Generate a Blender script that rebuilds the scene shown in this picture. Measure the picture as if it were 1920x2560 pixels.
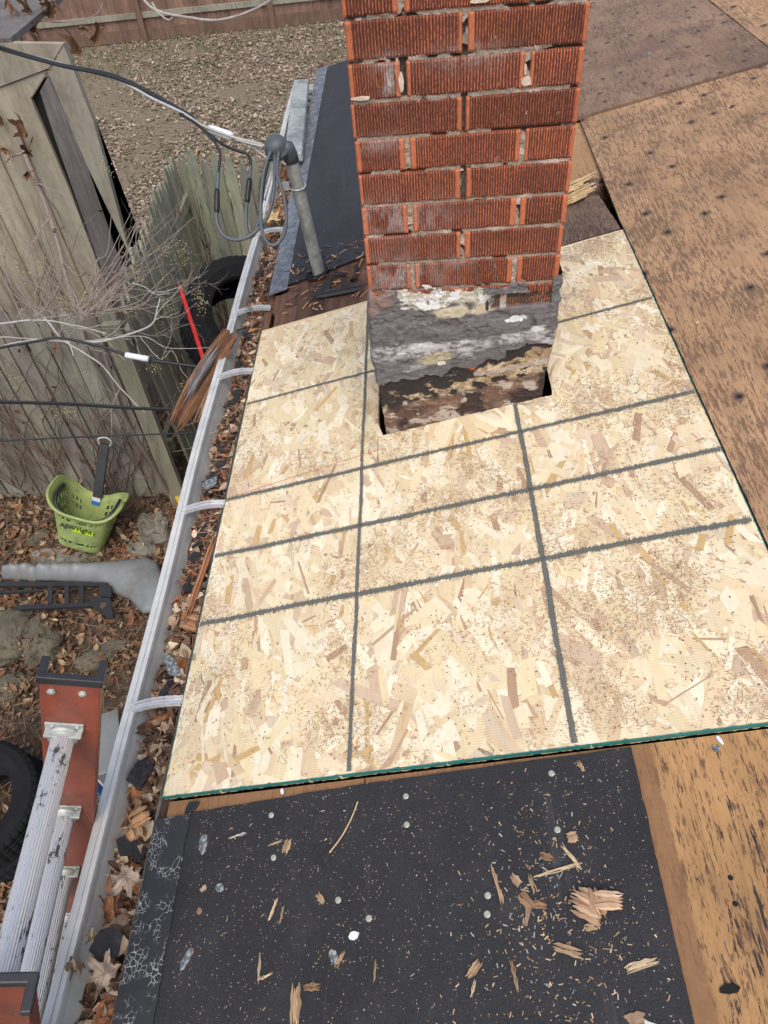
import bpy, math, random
import numpy as np
from mathutils import Matrix, Vector
R_ = random.Random(7); rng = np.random.default_rng(11)
for o in list(bpy.data.objects): bpy.data.objects.remove(o)
S = 1.22; K = 1920/1659; F = 1791.0; H = 3.8
# ---------------------------------------------------------------- camera
_d = np.array([174, 1617, F]); _v = np.array([21, -1987, F])
ZC = -_d/np.linalg.norm(_d); YC = _v/np.linalg.norm(_v); YC = YC-YC.dot(ZC)*ZC; YC /= np.linalg.norm(YC); XC = np.cross(YC, ZC)
RW = np.array([XC, YC, ZC])
cam = bpy.data.cameras.new('camera'); camo = bpy.data.objects.new('camera', cam); bpy.context.scene.collection.objects.link(camo)
m = Matrix.Identity(4)
for i in range(3):
    m[i][0] = RW[i, 0]; m[i][1] = -RW[i, 1]; m[i][2] = -RW[i, 2]
m[2][3] = H
camo.matrix_world = m
cam.sensor_fit = 'VERTICAL'; cam.sensor_height = 36; cam.lens = F/2560*36; cam.clip_start = .05; cam.clip_end = 400
sc = bpy.context.scene; sc.camera = camo
# ---------------------------------------------------------------- world, sun, exposure
SUN_EL, SUN_AZ = 60, 172
w = bpy.data.worlds.new("World"); sc.world = w; w.use_nodes = True
nt = w.node_tree; bg = nt.nodes['Background']; sky = nt.nodes.new('ShaderNodeTexSky'); sky.sky_type = 'NISHITA'; sky.sun_disc = False
sky.sun_elevation = math.radians(SUN_EL); sky.sun_rotation = math.radians(SUN_AZ); sky.dust_density = 5; sky.air_density = 1.0; sky.ozone_density = .6
nt.links.new(sky.outputs[0], bg.inputs[0]); bg.inputs[1].default_value = .15
sun = bpy.data.lights.new('sun', 'SUN'); suno = bpy.data.objects.new('sun', sun); sc.collection.objects.link(suno)
sun.energy = .95; sun.angle = math.radians(50); sun.color = (1, .965, .92)
e, a = math.radians(SUN_EL), math.radians(SUN_AZ)
sd = Vector((math.sin(a)*math.cos(e), math.cos(a)*math.cos(e), math.sin(e)))
suno.rotation_euler = sd.to_track_quat('Z', 'Y').to_euler()
sc.view_settings.view_transform = 'Standard'; sc.view_settings.look = 'None'; sc.view_settings.gamma = 1; sc.view_settings.exposure = 0.50
# ---------------------------------------------------------------- survey helpers: a pixel's line of sight met with a real plane
def ray(x, y): return RW @ np.array([x*K-960, y*K-1280, F])
def at_z(x, y, z): r = ray(x, y); return r*((z-H)/r[2])+np.array([0, 0, H])
def at_y(x, y, v): r = ray(x, y); return r*(v/r[1])+np.array([0, 0, H])
def at_d(x, y, d): return ray(x, y)/F*d+np.array([0, 0, H])
PI = math.pi; TH = math.radians(14.04)
U_ = np.array([math.cos(TH), 0, math.sin(TH)]); N_ = np.array([-math.sin(TH), 0, math.cos(TH)]); Y_ = np.array([0, 1., 0])
RO = -S*N_+np.array([0, 0, H])
def RL(a, b, c=0): return RO+a*U_+b*Y_+c*N_
def on_roof(x, y, off=0):
    r = ray(x, y); t = (-S+off)/N_.dot(r); p = r*t
    return p.dot(U_), p[1]
RM = Matrix(((U_[0], 0, N_[0], RO[0]), (U_[1], 1, N_[1], RO[1]), (U_[2], 0, N_[2], RO[2]), (0, 0, 0, 1)))
# ---------------------------------------------------------------- noise
def vnoise(x, y, seed=0):
    x = np.asarray(x, float); y = np.asarray(y, float)
    xi = np.floor(x).astype(np.int64); yi = np.floor(y).astype(np.int64); fx = x-xi; fy = y-yi
    def h(i, j):
        n = (i*374761393+j*668265263+seed*1442695041) & 0xffffffff
        n = ((n ^ (n >> 13))*1274126177) & 0xffffffff
        return ((n ^ (n >> 16)) & 0xffff)/65535.
    fx = fx*fx*(3-2*fx); fy = fy*fy*(3-2*fy)
    return (h(xi, yi)*(1-fx)+h(xi+1, yi)*fx)*(1-fy)+(h(xi, yi+1)*(1-fx)+h(xi+1, yi+1)*fx)*fy
def fbm(x, y, o=4, seed=0):
    s = 0; a = .5; t = 0
    for k in range(o):
        s = s+a*vnoise(x*2**k, y*2**k, seed+k*17); t += a; a *= .55
    return s/t
def sst(x, a, b):
    t = np.clip((x-a)/(b-a), 0, 1); return t*t*(3-2*t)
# ---------------------------------------------------------------- mesh builder
COL = sc.collection
class MB:
    def __init__(s): s.v = []; s.f = []; s.c = []; s.n = 0
    def add(s, v, f, c=(1, 1, 1)):
        v = np.asarray(v, float).reshape(-1, 3); c = np.asarray(c, float)
        if c.ndim == 1: c = np.tile(c, (len(v), 1))
        s.v.append(v); s.c.append(c)
        if isinstance(f, np.ndarray): s.f.append(f+s.n)
        else:
            by = {}
            for q in f: by.setdefault(len(q), []).append(q)
            for q in by.values(): s.f.append(np.array(q)+s.n)
        s.n += len(v); return s
    def box(s, c, d, rot=None, col=(1, 1, 1)):
        x, y, z = [q/2 for q in d]
        v = np.array([(-x, -y, -z), (x, -y, -z), (x, y, -z), (-x, y, -z), (-x, -y, z), (x, -y, z), (x, y, z), (-x, y, z)])
        if rot is not None: v = v @ np.array(rot).T
        return s.add(v+np.array(c), [(0, 3, 2, 1), (4, 5, 6, 7), (0, 1, 5, 4), (1, 2, 6, 5), (2, 3, 7, 6), (3, 0, 4, 7)], col)
    def prism(s, poly, z0, z1, col=(1, 1, 1)):
        n = len(poly); v = [(p[0], p[1], z0) for p in poly]+[(p[0], p[1], z1) for p in poly]
        f = [tuple(range(n-1, -1, -1)), tuple(range(n, 2*n))]+[(i, (i+1) % n, n+(i+1) % n, n+i) for i in range(n)]
        return s.add(v, f, col)
    def tube(s, pts, r, k=6, col=(1, 1, 1), caps=True, rib=0):
        pts = np.asarray(pts, float); n = len(pts); r = np.broadcast_to(np.asarray(r, float), (n,))
        t = np.gradient(pts, axis=0); t /= np.linalg.norm(t, axis=1)[:, None]+1e-12
        u = np.cross(t[0], (0, 0, 1)); u = u if np.linalg.norm(u) > .1 else np.cross(t[0], (1, 0, 0)); u /= np.linalg.norm(u)
        V = []
        a = np.arange(k)*2*PI/k
        for i in range(n):
            u = u-u.dot(t[i])*t[i]; u /= np.linalg.norm(u); w_ = np.cross(t[i], u)
            rr = r[i]*(1-rib*(np.arange(k) % 2))
            V.append(pts[i]+(rr*np.cos(a))[:, None]*u+(rr*np.sin(a))[:, None]*w_)
        V = np.concatenate(V)
        i, j = np.meshgrid(np.arange(n-1), np.arange(k), indexing='ij'); i = i.ravel(); j = j.ravel(); j2 = (j+1) % k
        f = np.stack([i*k+j, i*k+j2, (i+1)*k+j2, (i+1)*k+j], 1)
        c = np.asarray(col, float)
        if c.ndim == 2: c = np.repeat(c, k, axis=0)
        b = s.n; s.add(V, f, c)
        if caps and k > 3:
            s.f.append(np.array([[b+q for q in range(k-1, -1, -1)]])); s.f.append(np.array([[b+(n-1)*k+q for q in range(k)]]))
        return s
    def grid(s, P, col=(1, 1, 1), mask=None, flip=False, close=False):
        P = np.asarray(P, float); a, b = P.shape[:2]
        bb = b if close else b-1
        i, j = np.meshgrid(np.arange(a-1), np.arange(bb), indexing='ij')
        if mask is not None: k = mask[:a-1, :bb]; i = i[k]; j = j[k]
        i = i.ravel(); j = j.ravel(); j2 = (j+1) % b
        f = np.stack([i*b+j, i*b+j2, (i+1)*b+j2, (i+1)*b+j], 1)
        if flip: f = f[:, ::-1]
        c = np.asarray(col, float); c = c.reshape(-1, 3) if c.ndim == 3 else c
        return s.add(P.reshape(-1, 3), f, c)
    def lathe(s, prof, k=32, M=None, col=(1, 1, 1)):
        a = np.arange(k)*2*PI/k; P = np.array([[(r*math.cos(t), r*math.sin(t), z) for t in a] for r, z in prof])
        if M is not None: P = P.reshape(-1, 3) @ np.array(M)[:3, :3].T+np.array(M)[:3, 3]; P = P.reshape(len(prof), k, 3)
        return s.grid(P, col, close=True)
    def inst(s, tv, tf, M, T, cols):
        """many copies: tv (k,3), tf (m,q), M (n,3,3), T (n,3), cols (n,3)"""
        n = len(T); V = np.einsum('nij,kj->nki', M, tv)+T[:, None]
        k = len(tv); f = (np.asarray(tf)[None]+(np.arange(n)*k)[:, None, None]).reshape(-1, np.asarray(tf).shape[1])
        return s.add(V.reshape(-1, 3), f, np.repeat(cols, k, axis=0))
    def build(s, name, mat, parent=None, mw=None, smooth=False, origin=None, bevel=0):
        v = np.concatenate(s.v); c = np.concatenate(s.c)
        if origin is None and mw is None and parent is None: origin = (v.min(0)+v.max(0))/2*np.array([1, 1, 0])+np.array([0, 0, v[:, 2].min()])
        if origin is not None: v = v-np.array(origin)
        me = bpy.data.meshes.new(name); fl = [list(map(int, q)) for q in []]
        tot = sum(a.size for a in s.f); nf = sum(len(a) for a in s.f)
        me.vertices.add(len(v)); me.vertices.foreach_set('co', v.astype(np.float32).ravel())
        me.loops.add(tot); me.polygons.add(nf)
        me.loops.foreach_set('vertex_index', np.concatenate([a.ravel() for a in s.f]).astype(np.int32))
        L = np.concatenate([np.full(len(a), a.shape[1]) for a in s.f]); st = np.concatenate([[0], np.cumsum(L)[:-1]])
        me.polygons.foreach_set('loop_start', st.astype(np.int32))
        try: me.polygons.foreach_set('loop_total', L.astype(np.int32))
        except Exception: pass
        me.update(calc_edges=True); me.validate()
        ca = me.color_attributes.new('Col', 'FLOAT_COLOR', 'POINT')
        ca.data.foreach_set('color', np.concatenate([c, np.ones((len(c), 1))], 1).astype(np.float32).ravel())
        me.materials.append(mat)
        me.polygons.foreach_set('use_smooth', np.full(nf, bool(smooth)))
        o = bpy.data.objects.new(name, me); COL.objects.link(o)
        if mw is not None: o.matrix_world = mw
        if origin is not None: o.location = Vector(origin)
        if parent is not None:
            o.parent = parent
            pm = parent.matrix_basis if parent.parent is None else parent.parent.matrix_basis @ parent.matrix_basis
            mb_ = (mw if mw is not None else (Matrix.Translation(Vector(origin)) if origin is not None else Matrix.Identity(4)))
            o.matrix_basis = pm.inverted() @ mb_
        if bevel:
            b = o.modifiers.new('bevel', 'BEVEL'); b.width = bevel; b.segments = 2; b.limit_method = 'ANGLE'
        return o
def tag(o, label, cat, group=None, kind=None):
    o['label'] = label; o['category'] = cat
    if group: o['group'] = group
    if kind: o['kind'] = kind
    return o
def struct(o): o['kind'] = 'structure'; return o
def thing(name, label, cat, loc, group=None):
    o = bpy.data.objects.new(name, None); COL.objects.link(o); o.location = Vector(loc); o.empty_display_size = .1
    return tag(o, label, cat, group)
# ---------------------------------------------------------------- materials
class NT:
    def __init__(s, name):
        s.m = bpy.data.materials.new(name); s.m.use_nodes = True; s.t = s.m.node_tree; s.b = s.t.nodes['Principled BSDF']
    def n(s, ty, ins=None, **kw):
        q = s.t.nodes.new('ShaderNode'+ty)
        for k, v in kw.items(): setattr(q, k, v)
        for k, v in (ins or {}).items():
            if isinstance(v, bpy.types.NodeSocket): s.t.links.new(v, q.inputs[k])
            else: q.inputs[k].default_value = v
        return q
    def co(s, scale=(1, 1, 1), obj=True, rot=(0, 0, 0)):
        c = s.n('TexCoord'); return s.n('Mapping', {'Vector': c.outputs['Object'], 'Scale': scale, 'Rotation': rot}).outputs[0]
    def noise(s, vec, scale, detail=5, rough=.6, dist=0): return s.n('TexNoise', {'Vector': vec, 'Scale': scale, 'Detail': detail, 'Roughness': rough, 'Distortion': dist}).outputs[0]
    def vor(s, vec, scale, feature='F1', rnd=1): return s.n('TexVoronoi', {'Vector': vec, 'Scale': scale, 'Randomness': rnd}, feature=feature).outputs['Distance']
    def ramp(s, v, stops, interp='LINEAR'):
        q = s.n('ValToRGB', {'Fac': v}); q.color_ramp.interpolation = interp; r = q.color_ramp
        while len(r.elements) < len(stops): r.elements.new(.5)
        for e_, (p, c) in zip(r.elements, stops): e_.position = p; e_.color = (c, c, c, 1) if isinstance(c, (int, float)) else (*c, 1)
        return q.outputs[0]
    def mix(s, f, a, b, mode='MIX'):
        q = s.n('Mix', data_type='RGBA', blend_type=mode)
        for k, v in ((0, f), (6, a), (7, b)):
            if isinstance(v, bpy.types.NodeSocket): s.t.links.new(v, q.inputs[k])
            else: q.inputs[k].default_value = v if isinstance(v, (int, float)) else (*v, 1)
        return q.outputs[2]
    def math(s, op, a, b=0.0):
        q = s.n('Math', operation=op)
        for k, v in ((0, a), (1, b)):
            if isinstance(v, bpy.types.NodeSocket): s.t.links.new(v, q.inputs[k])
            else: q.inputs[k].default_value = v
        return q.outputs[0]
    def fin(s, col=None, rough=.8, metal=0, bump=None, bs=.3, bd=.002, spec=None):
        if col is not None:
            if isinstance(col, bpy.types.NodeSocket): s.t.links.new(col, s.b.inputs['Base Color'])
            else: s.b.inputs['Base Color'].default_value = (*col, 1)
        for k, v in (('Roughness', rough), ('Metallic', metal)):
            if isinstance(v, bpy.types.NodeSocket): s.t.links.new(v, s.b.inputs[k])
            else: s.b.inputs[k].default_value = v
        if spec is not None: s.b.inputs['Specular IOR Level'].default_value = spec
        if bump is not None:
            q = s.n('Bump', {'Height': bump, 'Strength': bs, 'Distance': bd}); s.t.links.new(q.outputs[0], s.b.inputs['Normal'])
        return s.m
def simple(name, c, var=.25, sc_=20, rough=.8, metal=0, stretch=(1, 1, 1), bs=.3, bd=.002, c2=None, thr=(.45, .65), attr=False, spec=None, c2s=None):
    t = NT(name); v = t.co(stretch); n1 = t.noise(v, sc_, 6, .65)
    base = t.n('Attribute', attribute_name='Col').outputs['Color'] if attr else c
    col = t.mix(1.0, base, t.ramp(n1, [(.25, 1-var), (.75, 1+var)]), 'MULTIPLY')
    if c2 is not None: col = t.mix(t.ramp(t.noise(v, c2s or sc_*.35, 6, .7), [(thr[0], 0), (thr[1], 1)]), col, c2)
    return t.fin(col, rough, metal, n1, bs, bd, spec)
M = {}
M['soil'] = simple('soil', (.06, .042, .027), .5, 14, .95, c2=(.095, .07, .048), bs=.8, bd=.02)
M['ground'] = simple('ground_soil', None, .5, 14, .95, attr=True, bs=.8, bd=.02)
M['leaf'] = simple('dead_leaf', None, .3, 60, .75, attr=True, bs=.4, bd=.001)
M['attr'] = simple('painted_by_kind', None, .18, 80, .8, attr=True)
M['bark'] = simple('bark', None, .3, 70, .85, attr=True, bs=.5)
M['dark'] = simple('painted_void_shade', (.006, .006, .006), .2, 10, .95)  # near black colour standing in for the shade inside gaps and holes
M['metal_white'] = simple('weathered_white_metal', (.50, .52, .51), .2, 9, .5, .15, c2=(.30, .31, .29), thr=(.55, .8), bs=.05)
M['galv'] = simple('galvanised', (.40, .43, .41), .25, 30, .5, .35, c2=(.2, .22, .21), bs=.1)
M['hanger'] = simple('hanger_metal', (.6, .61, .62), .15, 30, .35, .5, c2=(.25, .25, .25), thr=(.6, .7), bs=.1)
M['rubber'] = simple('tyre_rubber', (.0075, .008, .010), .35, 20, .85, bs=.2, spec=.25)
M['cable_black'] = simple('cable_black', (.012, .013, .016), .2, 30, .5)
M['cable_grey'] = simple('cable_grey', (.075, .09, .105), .15, 30, .5)
M['cable_white'] = simple('cable_white', (.36, .38, .37), .12, 40, .5)
M['grey_plastic'] = simple('grey_plastic', (.17, .185, .19), .15, 12, .42, c2=(.12, .11, .09), thr=(.55, .75), bs=.05)
M['black_plastic'] = simple('black_plastic', (.022, .024, .028), .3, 20, .5)
M['stone'] = simple('stone', (.14, .125, .09), .35, 14, .95, c2=(.06, .058, .038), thr=(.4, .62), bs=1, bd=.02)
M['concrete'] = simple('broken_concrete', (.2, .19, .16), .3, 30, .95, c2=(.09, .085, .06), thr=(.45, .65), bs=.8, bd=.006)
M['red'] = simple('red_paint', (.55, .02, .015), .1, 20, .4)
M['green'] = simple('lime_plastic', (.27, .345, .12), .2, 6, .65, c2=(.17, .19, .09), thr=(.5, .72), c2s=14, bs=.05)
M['wood_rot'] = simple('rotten_wood', (.13, .062, .035), .5, 26, .9, stretch=(1, .12, 1), c2=(.035, .018, .014), thr=(.42, .6), bs=.9, bd=.005)
M['pine_side'] = simple('deck_wood', (.28, .15, .075), .35, 26, .85, stretch=(1, .12, 1), c2=(.1, .05, .03), thr=(.5, .7), bs=.5)
M['chip'] = simple('split_wood', None, .35, 45, .85, attr=True, stretch=(1, .3, 1), bs=.7, bd=.002)
def m_osb():
    t = NT('osb_flakes'); v = t.co(); at = t.n('Attribute', attribute_name='Col').outputs['Color']
    n1 = t.noise(t.co((1, .25, 1)), 160, 4, .6); n2 = t.noise(v, 9, 6, .7)
    c = t.mix(1.0, at, t.ramp(n1, [(.3, .93), (.7, 1.06)]), 'MULTIPLY')
    c = t.mix(1.0, c, t.ramp(n2, [(.3, .93), (.7, 1.04)]), 'MULTIPLY')
    wv = t.n('TexWave', {'Vector': v, 'Scale': 62, 'Distortion': .6, 'Detail': 1}, bands_direction='Y').outputs[1]
    c = t.mix(1.0, c, t.ramp(wv, [(0, .955), (1, 1.01)]), 'MULTIPLY')
    return t.fin(c, .8, 0, t.math('ADD', n1, wv), .25, .0006)
M['osb'] = m_osb()
M['teal'] = simple('teal_edge_seal', (.02, .15, .135), .3, 60, .6, c2=(.3, .5, .42), thr=(.6, .75))
def m_ink():
    t = NT('grey_ink'); v = t.co(); n = t.noise(v, 240, 3, .7)
    m_ = t.fin((.11, .12, .11), .8); al = t.ramp(t.math('MULTIPLY', n, t.math('ADD', .55, t.noise(v, 14, 4, .7))), [(.28, .45), (.52, .9)]); t.t.links.new(al, t.b.inputs['Alpha']); return m_
M['ink'] = m_ink()
def m_ply(name, c1, c2, dark, mould, fleck, spots=6, stain=None, grain=1., zone=None, band=None):
    """c1/c2 grain colours, dark = mould colour, mould = threshold for large streak mould, fleck = threshold for fine dashes"""
    t = NT(name); g = t.co((1, .06, 1)); g2 = t.co((1, .14, 1)); v = t.co()
    n1 = t.noise(g, 150*grain, 6, .7, .3); n0 = t.noise(v, 2.3, 6, .65); nm = t.noise(t.co((1, .3, 1)), 14, 5, .7)
    c = t.mix(t.ramp(n1, [(.3, 0), (.7, 1)]), c1, c2)
    c = t.mix(1., c, t.ramp(n0, [(.3, .72), (.7, 1.18)]), 'MULTIPLY'); c = t.mix(1., c, t.ramp(nm, [(.3, .82), (.7, 1.12)]), 'MULTIPLY')
    fine = t.noise(g2, 210, 3, .75); reg = t.noise(v, 5, 4, .65)
    fm = t.ramp(t.math('ADD', fine, t.math('MULTIPLY', reg, .50)), [(fleck, 0), (fleck+.05, .75)])
    c = t.mix(fm, c, dark)
    hair = t.ramp(t.noise(t.co((1, .012, 1)), 230, 2, .5), [(.66, 0), (.72, .5)])
    c = t.mix(hair, c, tuple(q*.35 for q in c1))
    st = t.noise(g2, 85, 4, .8); reg2 = t.noise(t.co((1, .5, 1), ), 2.6, 3, .6)
    if zone:
        zd = t.n('VectorMath', {0: t.n('Mapping', {'Vector': v, 'Location': (-zone[0]*zone[2], -zone[1]*zone[3], 0), 'Scale': (zone[2], zone[3], 1)}).outputs[0]}, operation='LENGTH').outputs['Value']
        zf = t.ramp(zd, [(.15, 1), (1, 0)]); za = t.noise(t.co((1, .13, 1)), 120, 4, .8); zb = t.noise(t.co((1, .3, 1)), 260, 3, .8)
        k = t.ramp(t.math('ADD', t.math('ADD', za, t.math('MULTIPLY', zb, .22)), t.math('MULTIPLY', zf, .24)), [(.765, 0), (.80, .95)])
        c = t.mix(t.math('MULTIPLY', t.ramp(zf, [(0, 0), (1, .45)]), t.ramp(t.noise(v, 9, 5, .7), [(.45, 0), (.6, 1)])), c, (.17, .085, .04)); c = t.mix(k, c, (.016, .012, .014))
    if band:
        bx = t.n('SeparateXYZ', {0: v}).outputs[0]; bw = t.math('ADD', bx, t.math('MULTIPLY', t.noise(v, 22, 4, .7), .018))
        c = t.mix(t.ramp(bw, [(band-.0015, .8), (band+.0015, 0)]), c, t.mix(t.noise(v, 40, 4, .7), (.10, .05, .025), (.27, .14, .065)))
    sm = t.ramp(t.math('ADD', st, t.math('MULTIPLY', reg2, .55)), [(mould, 0), (mould+.03, .95)])
    c = t.mix(sm, c, (dark[0]*.35, dark[1]*.35, dark[2]*.45))
    if stain: c = t.mix(t.ramp(t.noise(v, 1.5, 5, .7, .5), [(stain[1], 0), (stain[1]+.12, .7)]), c, stain[0])
    if spots:
        vq = t.n('TexVoronoi', {'Vector': v, 'Scale': spots, 'Randomness': .9}); vq.voronoi_dimensions = '2D'; d = vq.outputs['Distance']; nn = t.noise(v, 60, 3, .7)
        d2 = t.math('ADD', d, t.math('MULTIPLY', nn, .12))
        c = t.mix(t.ramp(d2, [(.085, .95), (.165, 0)]), c, (dark[0]*.5, dark[1]*.5, dark[2]*.7))
        c = t.mix(t.ramp(d, [(.022, 1), (.03, 0)]), c, (.004, .004, .004))
    bh = t.math('SUBTRACT', n1, t.math('MULTIPLY', t.math('ADD', fm, sm), .7))
    return t.fin(c, .85, 0, bh, .5, .0015)
M['ply_near'] = m_ply('tan_plywood', (.35, .19, .078), (.47, .275, .118), (.06, .032, .022), .95, .80, 0, ((.25, .11, .045), .60), zone=(1.10, 1.30, 4.2, 1.7), band=.925)
M['ply_right'] = m_ply('brown_plywood', (.30, .178, .094), (.42, .27, .15), (.10, .06, .042), .965, .755, 5.0, ((.17, .085, .045), .55))
M['ply_top'] = m_ply('purplish_plywood', (.19, .122, .08), (.27, .18, .12), (.08, .05, .04), .955, .765, 7, ((.12, .07, .055), .5))
M['ply_grey'] = m_ply('grey_plywood', (.13, .08, .058), (.20, .13, .09), (.035, .025, .022), .90, .75, 4, None)
M['ply_pale'] = m_ply('pale_plywood', (.34, .20, .095), (.42, .26, .13), (.1, .06, .04), .99, .84, 0, None)
def m_felt(name, c, speck=.5):
    t = NT(name); v = t.co(); n1 = t.noise(v, 320, 3, .7); n2 = t.noise(v, 5, 6, .7); n3 = t.noise(v, 40, 4, .7)
    c_ = t.mix(t.ramp(n1, [(.35, 0), (.75, 1)]), tuple(q*.45 for q in c), tuple(q*1.7 for q in c))
    c_ = t.mix(1., c_, t.ramp(n2, [(.3, .75), (.75, 1.35)]), 'MULTIPLY')
    c_ = t.mix(t.ramp(t.noise(v, 9, 6, .8), [(.5, 0), (.75, .55*speck)]), c_, (.065, .062, .06)); sc_ = t.noise(t.n('Mapping', {'Vector': v, 'Rotation': (0, 0, .7), 'Scale': (1, .12, 1)}).outputs[0], 16, 4, .7); c_ = t.mix(t.ramp(sc_, [(.62, 0), (.72, .32)]), c_, (.09, .09, .09))
    d = t.vor(v, 150); col2 = t.n('TexVoronoi', {'Vector': v, 'Scale': 150.}).outputs['Color']
    sep = t.n('SeparateColor', {0: col2}).outputs[0]
    sm = t.math('MULTIPLY', t.ramp(d, [(.13, 1), (.2, 0)]), t.ramp(sep, [(.90, 0), (.92, 1)]))
    c_ = t.mix(sm, c_, (.3, .27, .21))
    return t.fin(c_, .82, 0, t.math('ADD', n1, t.math('MULTIPLY', n3, .6)), .8, .0012)
M['felt'] = m_felt('asphalt_felt', (.0155, .0165, .0205))
M['felt_far'] = m_felt('smooth_asphalt_felt', (.022, .025, .03), .6)
def m_crackle():
    t = NT('crackled_coating'); v = t.n('Mapping', {'Vector': t.n('TexCoord').outputs['Object']}).outputs[0]
    wv = t.n('VectorMath', {0: v, 1: t.n('VectorMath', {0: t.n('TexNoise', {'Vector': v, 'Scale': 18., 'Detail': 4.}).outputs['Color'], 1: (.03, .03, .03)}, operation='MULTIPLY').outputs[0]}, operation='ADD').outputs[0]
    d = t.vor(wv, 95, 'DISTANCE_TO_EDGE'); reg = t.noise(v, 14, 4, .7)
    k = t.math('MULTIPLY', t.ramp(d, [(.015, .9), (.06, 0)]), t.ramp(reg, [(.5, 0), (.58, 1)]))
    base = t.mix(t.noise(v, 60, 4, .7), (.012, .0135, .017), (.026, .029, .035))
    return t.fin(t.mix(k, base, (.36, .38, .38)), .75, 0, t.math('ADD', k, t.noise(v, 200, 3)), .4, .001)
M['crackle'] = m_crackle()
def m_farmetal():
    t = NT('scuffed_drip_metal'); v = t.co(); n = t.noise(v, 24, 6, .75); n2 = t.noise(v, 120, 4, .7)
    c = t.mix(t.ramp(n, [(.42, 0), (.62, 1)]), (.09, .1, .115), (.22, .25, .28)); c = t.mix(t.ramp(n2, [(.62, 0), (.7, .8)]), c, (.4, .42, .43))
    return t.fin(c, .6, .2, n, .2)
M['drip_far'] = m_farmetal()
def m_brick():
    t = NT('wirecut_brick'); v = t.co(); at = t.n('Attribute', attribute_name='Col').outputs['Color']
    n1 = t.noise(t.co((1, 1, .35)), 240, 4, .7); n2 = t.noise(v, 12, 5, .7)
    c = t.mix(1., at, t.ramp(n1, [(.3, .72), (.72, 1.22)]), 'MULTIPLY'); c = t.mix(1., c, t.ramp(n2, [(.3, .84), (.7, 1.12)]), 'MULTIPLY')
    return t.fin(c, .8, 0, n1, .6, .0015)
M['brick'] = m_brick()
M['mortar'] = simple('mortar', None, .3, 90, .95, attr=True, bs=.9, bd=.003)
M['base'] = simple('tarred_cement', None, .16, 110, .72, attr=True, bs=.6, bd=.002)
def m_rung():
    t = NT('worn_aluminium'); v = t.co(); n = t.noise(t.co((1, .35, 1)), 60, 5, .8); n2 = t.noise(v, 9, 4, .6)
    k = t.ramp(t.math('ADD', n, t.math('MULTIPLY', n2, .35)), [(.755, 0), (.785, 1)])
    c = t.mix(k, (.55, .56, .57), (.07, .07, .075)); c = t.mix(t.ramp(t.noise(v, 200, 3, .7), [(.6, 0), (.7, .6)]), c, (.3, .3, .3))
    return t.fin(c, t.ramp(k, [(0, .33), (1, .8)]), .55, n, .15)
M['rung'] = m_rung()
def m_fibre():
    t = NT('orange_fibreglass'); v = t.co(); n = t.noise(t.co((1, 1, .4)), 16, 6, .75)
    c = t.mix(t.ramp(n, [(.35, 0), (.65, 1)]), (.27, .062, .03), (.14, .045, .03)); c = t.mix(t.ramp(t.noise(v, 9, 5, .7), [(.56, 0), (.7, .8)]), c, (.07, .035, .028))
    c = t.mix(t.ramp(t.noise(v, 150, 3, .7), [(.68, 0), (.72, .7)]), c, (.4, .3, .26))
    return t.fin(c, .5, 0, n, .1)
M['fibre'] = m_fibre()
def m_board(name, c1, c2, moss=None, thr=.55, sx=16):
    t = NT(name); at = t.n('Attribute', attribute_name='Col').outputs['Color']; n1 = t.noise(t.co((1, 1, .07)), sx*3, 6, .75); n2 = t.noise(t.co((1, 1, .5)), 4, 5, .7)
    c = t.mix(t.ramp(n1, [(.3, 0), (.7, 1)]), c1, c2); c = t.mix(1., c, at, 'MULTIPLY')
    c = t.mix(1., c, t.ramp(n2, [(.3, .62), (.7, 1.22)]), 'MULTIPLY'); c = t.mix(t.ramp(t.noise(t.co((1, 1, .12)), 22, 6, .8), [(.56, 0), (.66, .6)]), c, tuple(q*.35 for q in c1)); c = t.mix(t.ramp(t.noise(t.co(), 30, 5, .8), [(.60, 0), (.68, .5)]), c, tuple(q*.5 for q in c1))
    if moss: c = t.mix(t.ramp(n2, [(thr, 0), (thr+.15, .75)]), c, moss)
    return t.fin(c, .92, 0, n1, .7, .004)
M['fence_grey'] = m_board('weathered_picket', (.19, .182, .15), (.30, .29, .245), (.15, .155, .115))
M['fence_dark'] = m_board('mossy_picket', (.21, .215, .165), (.33, .335, .265), (.15, .175, .10), .55)
M['fence_green'] = m_board('green_grey_picket', (.25, .275, .215), (.38, .405, .33), (.18, .21, .13))
M['fence_brown'] = m_board('brown_fence_board', (.15, .09, .065), (.235, .15, .11), (.14, .11, .09), .6, 6)
M['shed_tan'] = m_board('blotched_tan_panel', (.30, .27, .205), (.43, .40, .31), (.13, .115, .09), .52, 5)
M['shed_grey'] = m_board('grey_plank', (.09, .085, .085), (.17, .16, .155))
M['seed'] = simple('seed_head', (.33, .30, .14), .4, 90, .8)
M['tape'] = simple('yellow_case', (.55, .38, .03), .15, 20, .5)
M['white'] = simple('white_print', (.62, .65, .68), .08, 20, .6)
M['blue'] = simple('blue_print', (.03, .16, .42), .1, 20, .6)
M['lime_label'] = simple('yellow_green_label', (.5, .68, .03), .08, 20, .6)
M['ink_black'] = simple('black_lettering', (.012, .016, .012), .1, 20, .6)
M['granule'] = simple('mineral_shingle', (.10, .12, .13), .6, 220, .9, c2=(.32, .35, .36), thr=(.5, .6), c2s=180, bs=.9)
M['shingle_black'] = simple('asphalt_chunk', (.014, .015, .018), .5, 60, .85, c2=(.08, .08, .08), thr=(.6, .75), bs=.9, bd=.004)
M['grass'] = simple('grass_blade', (.07, .11, .025), .4, 20, .8)
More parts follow.
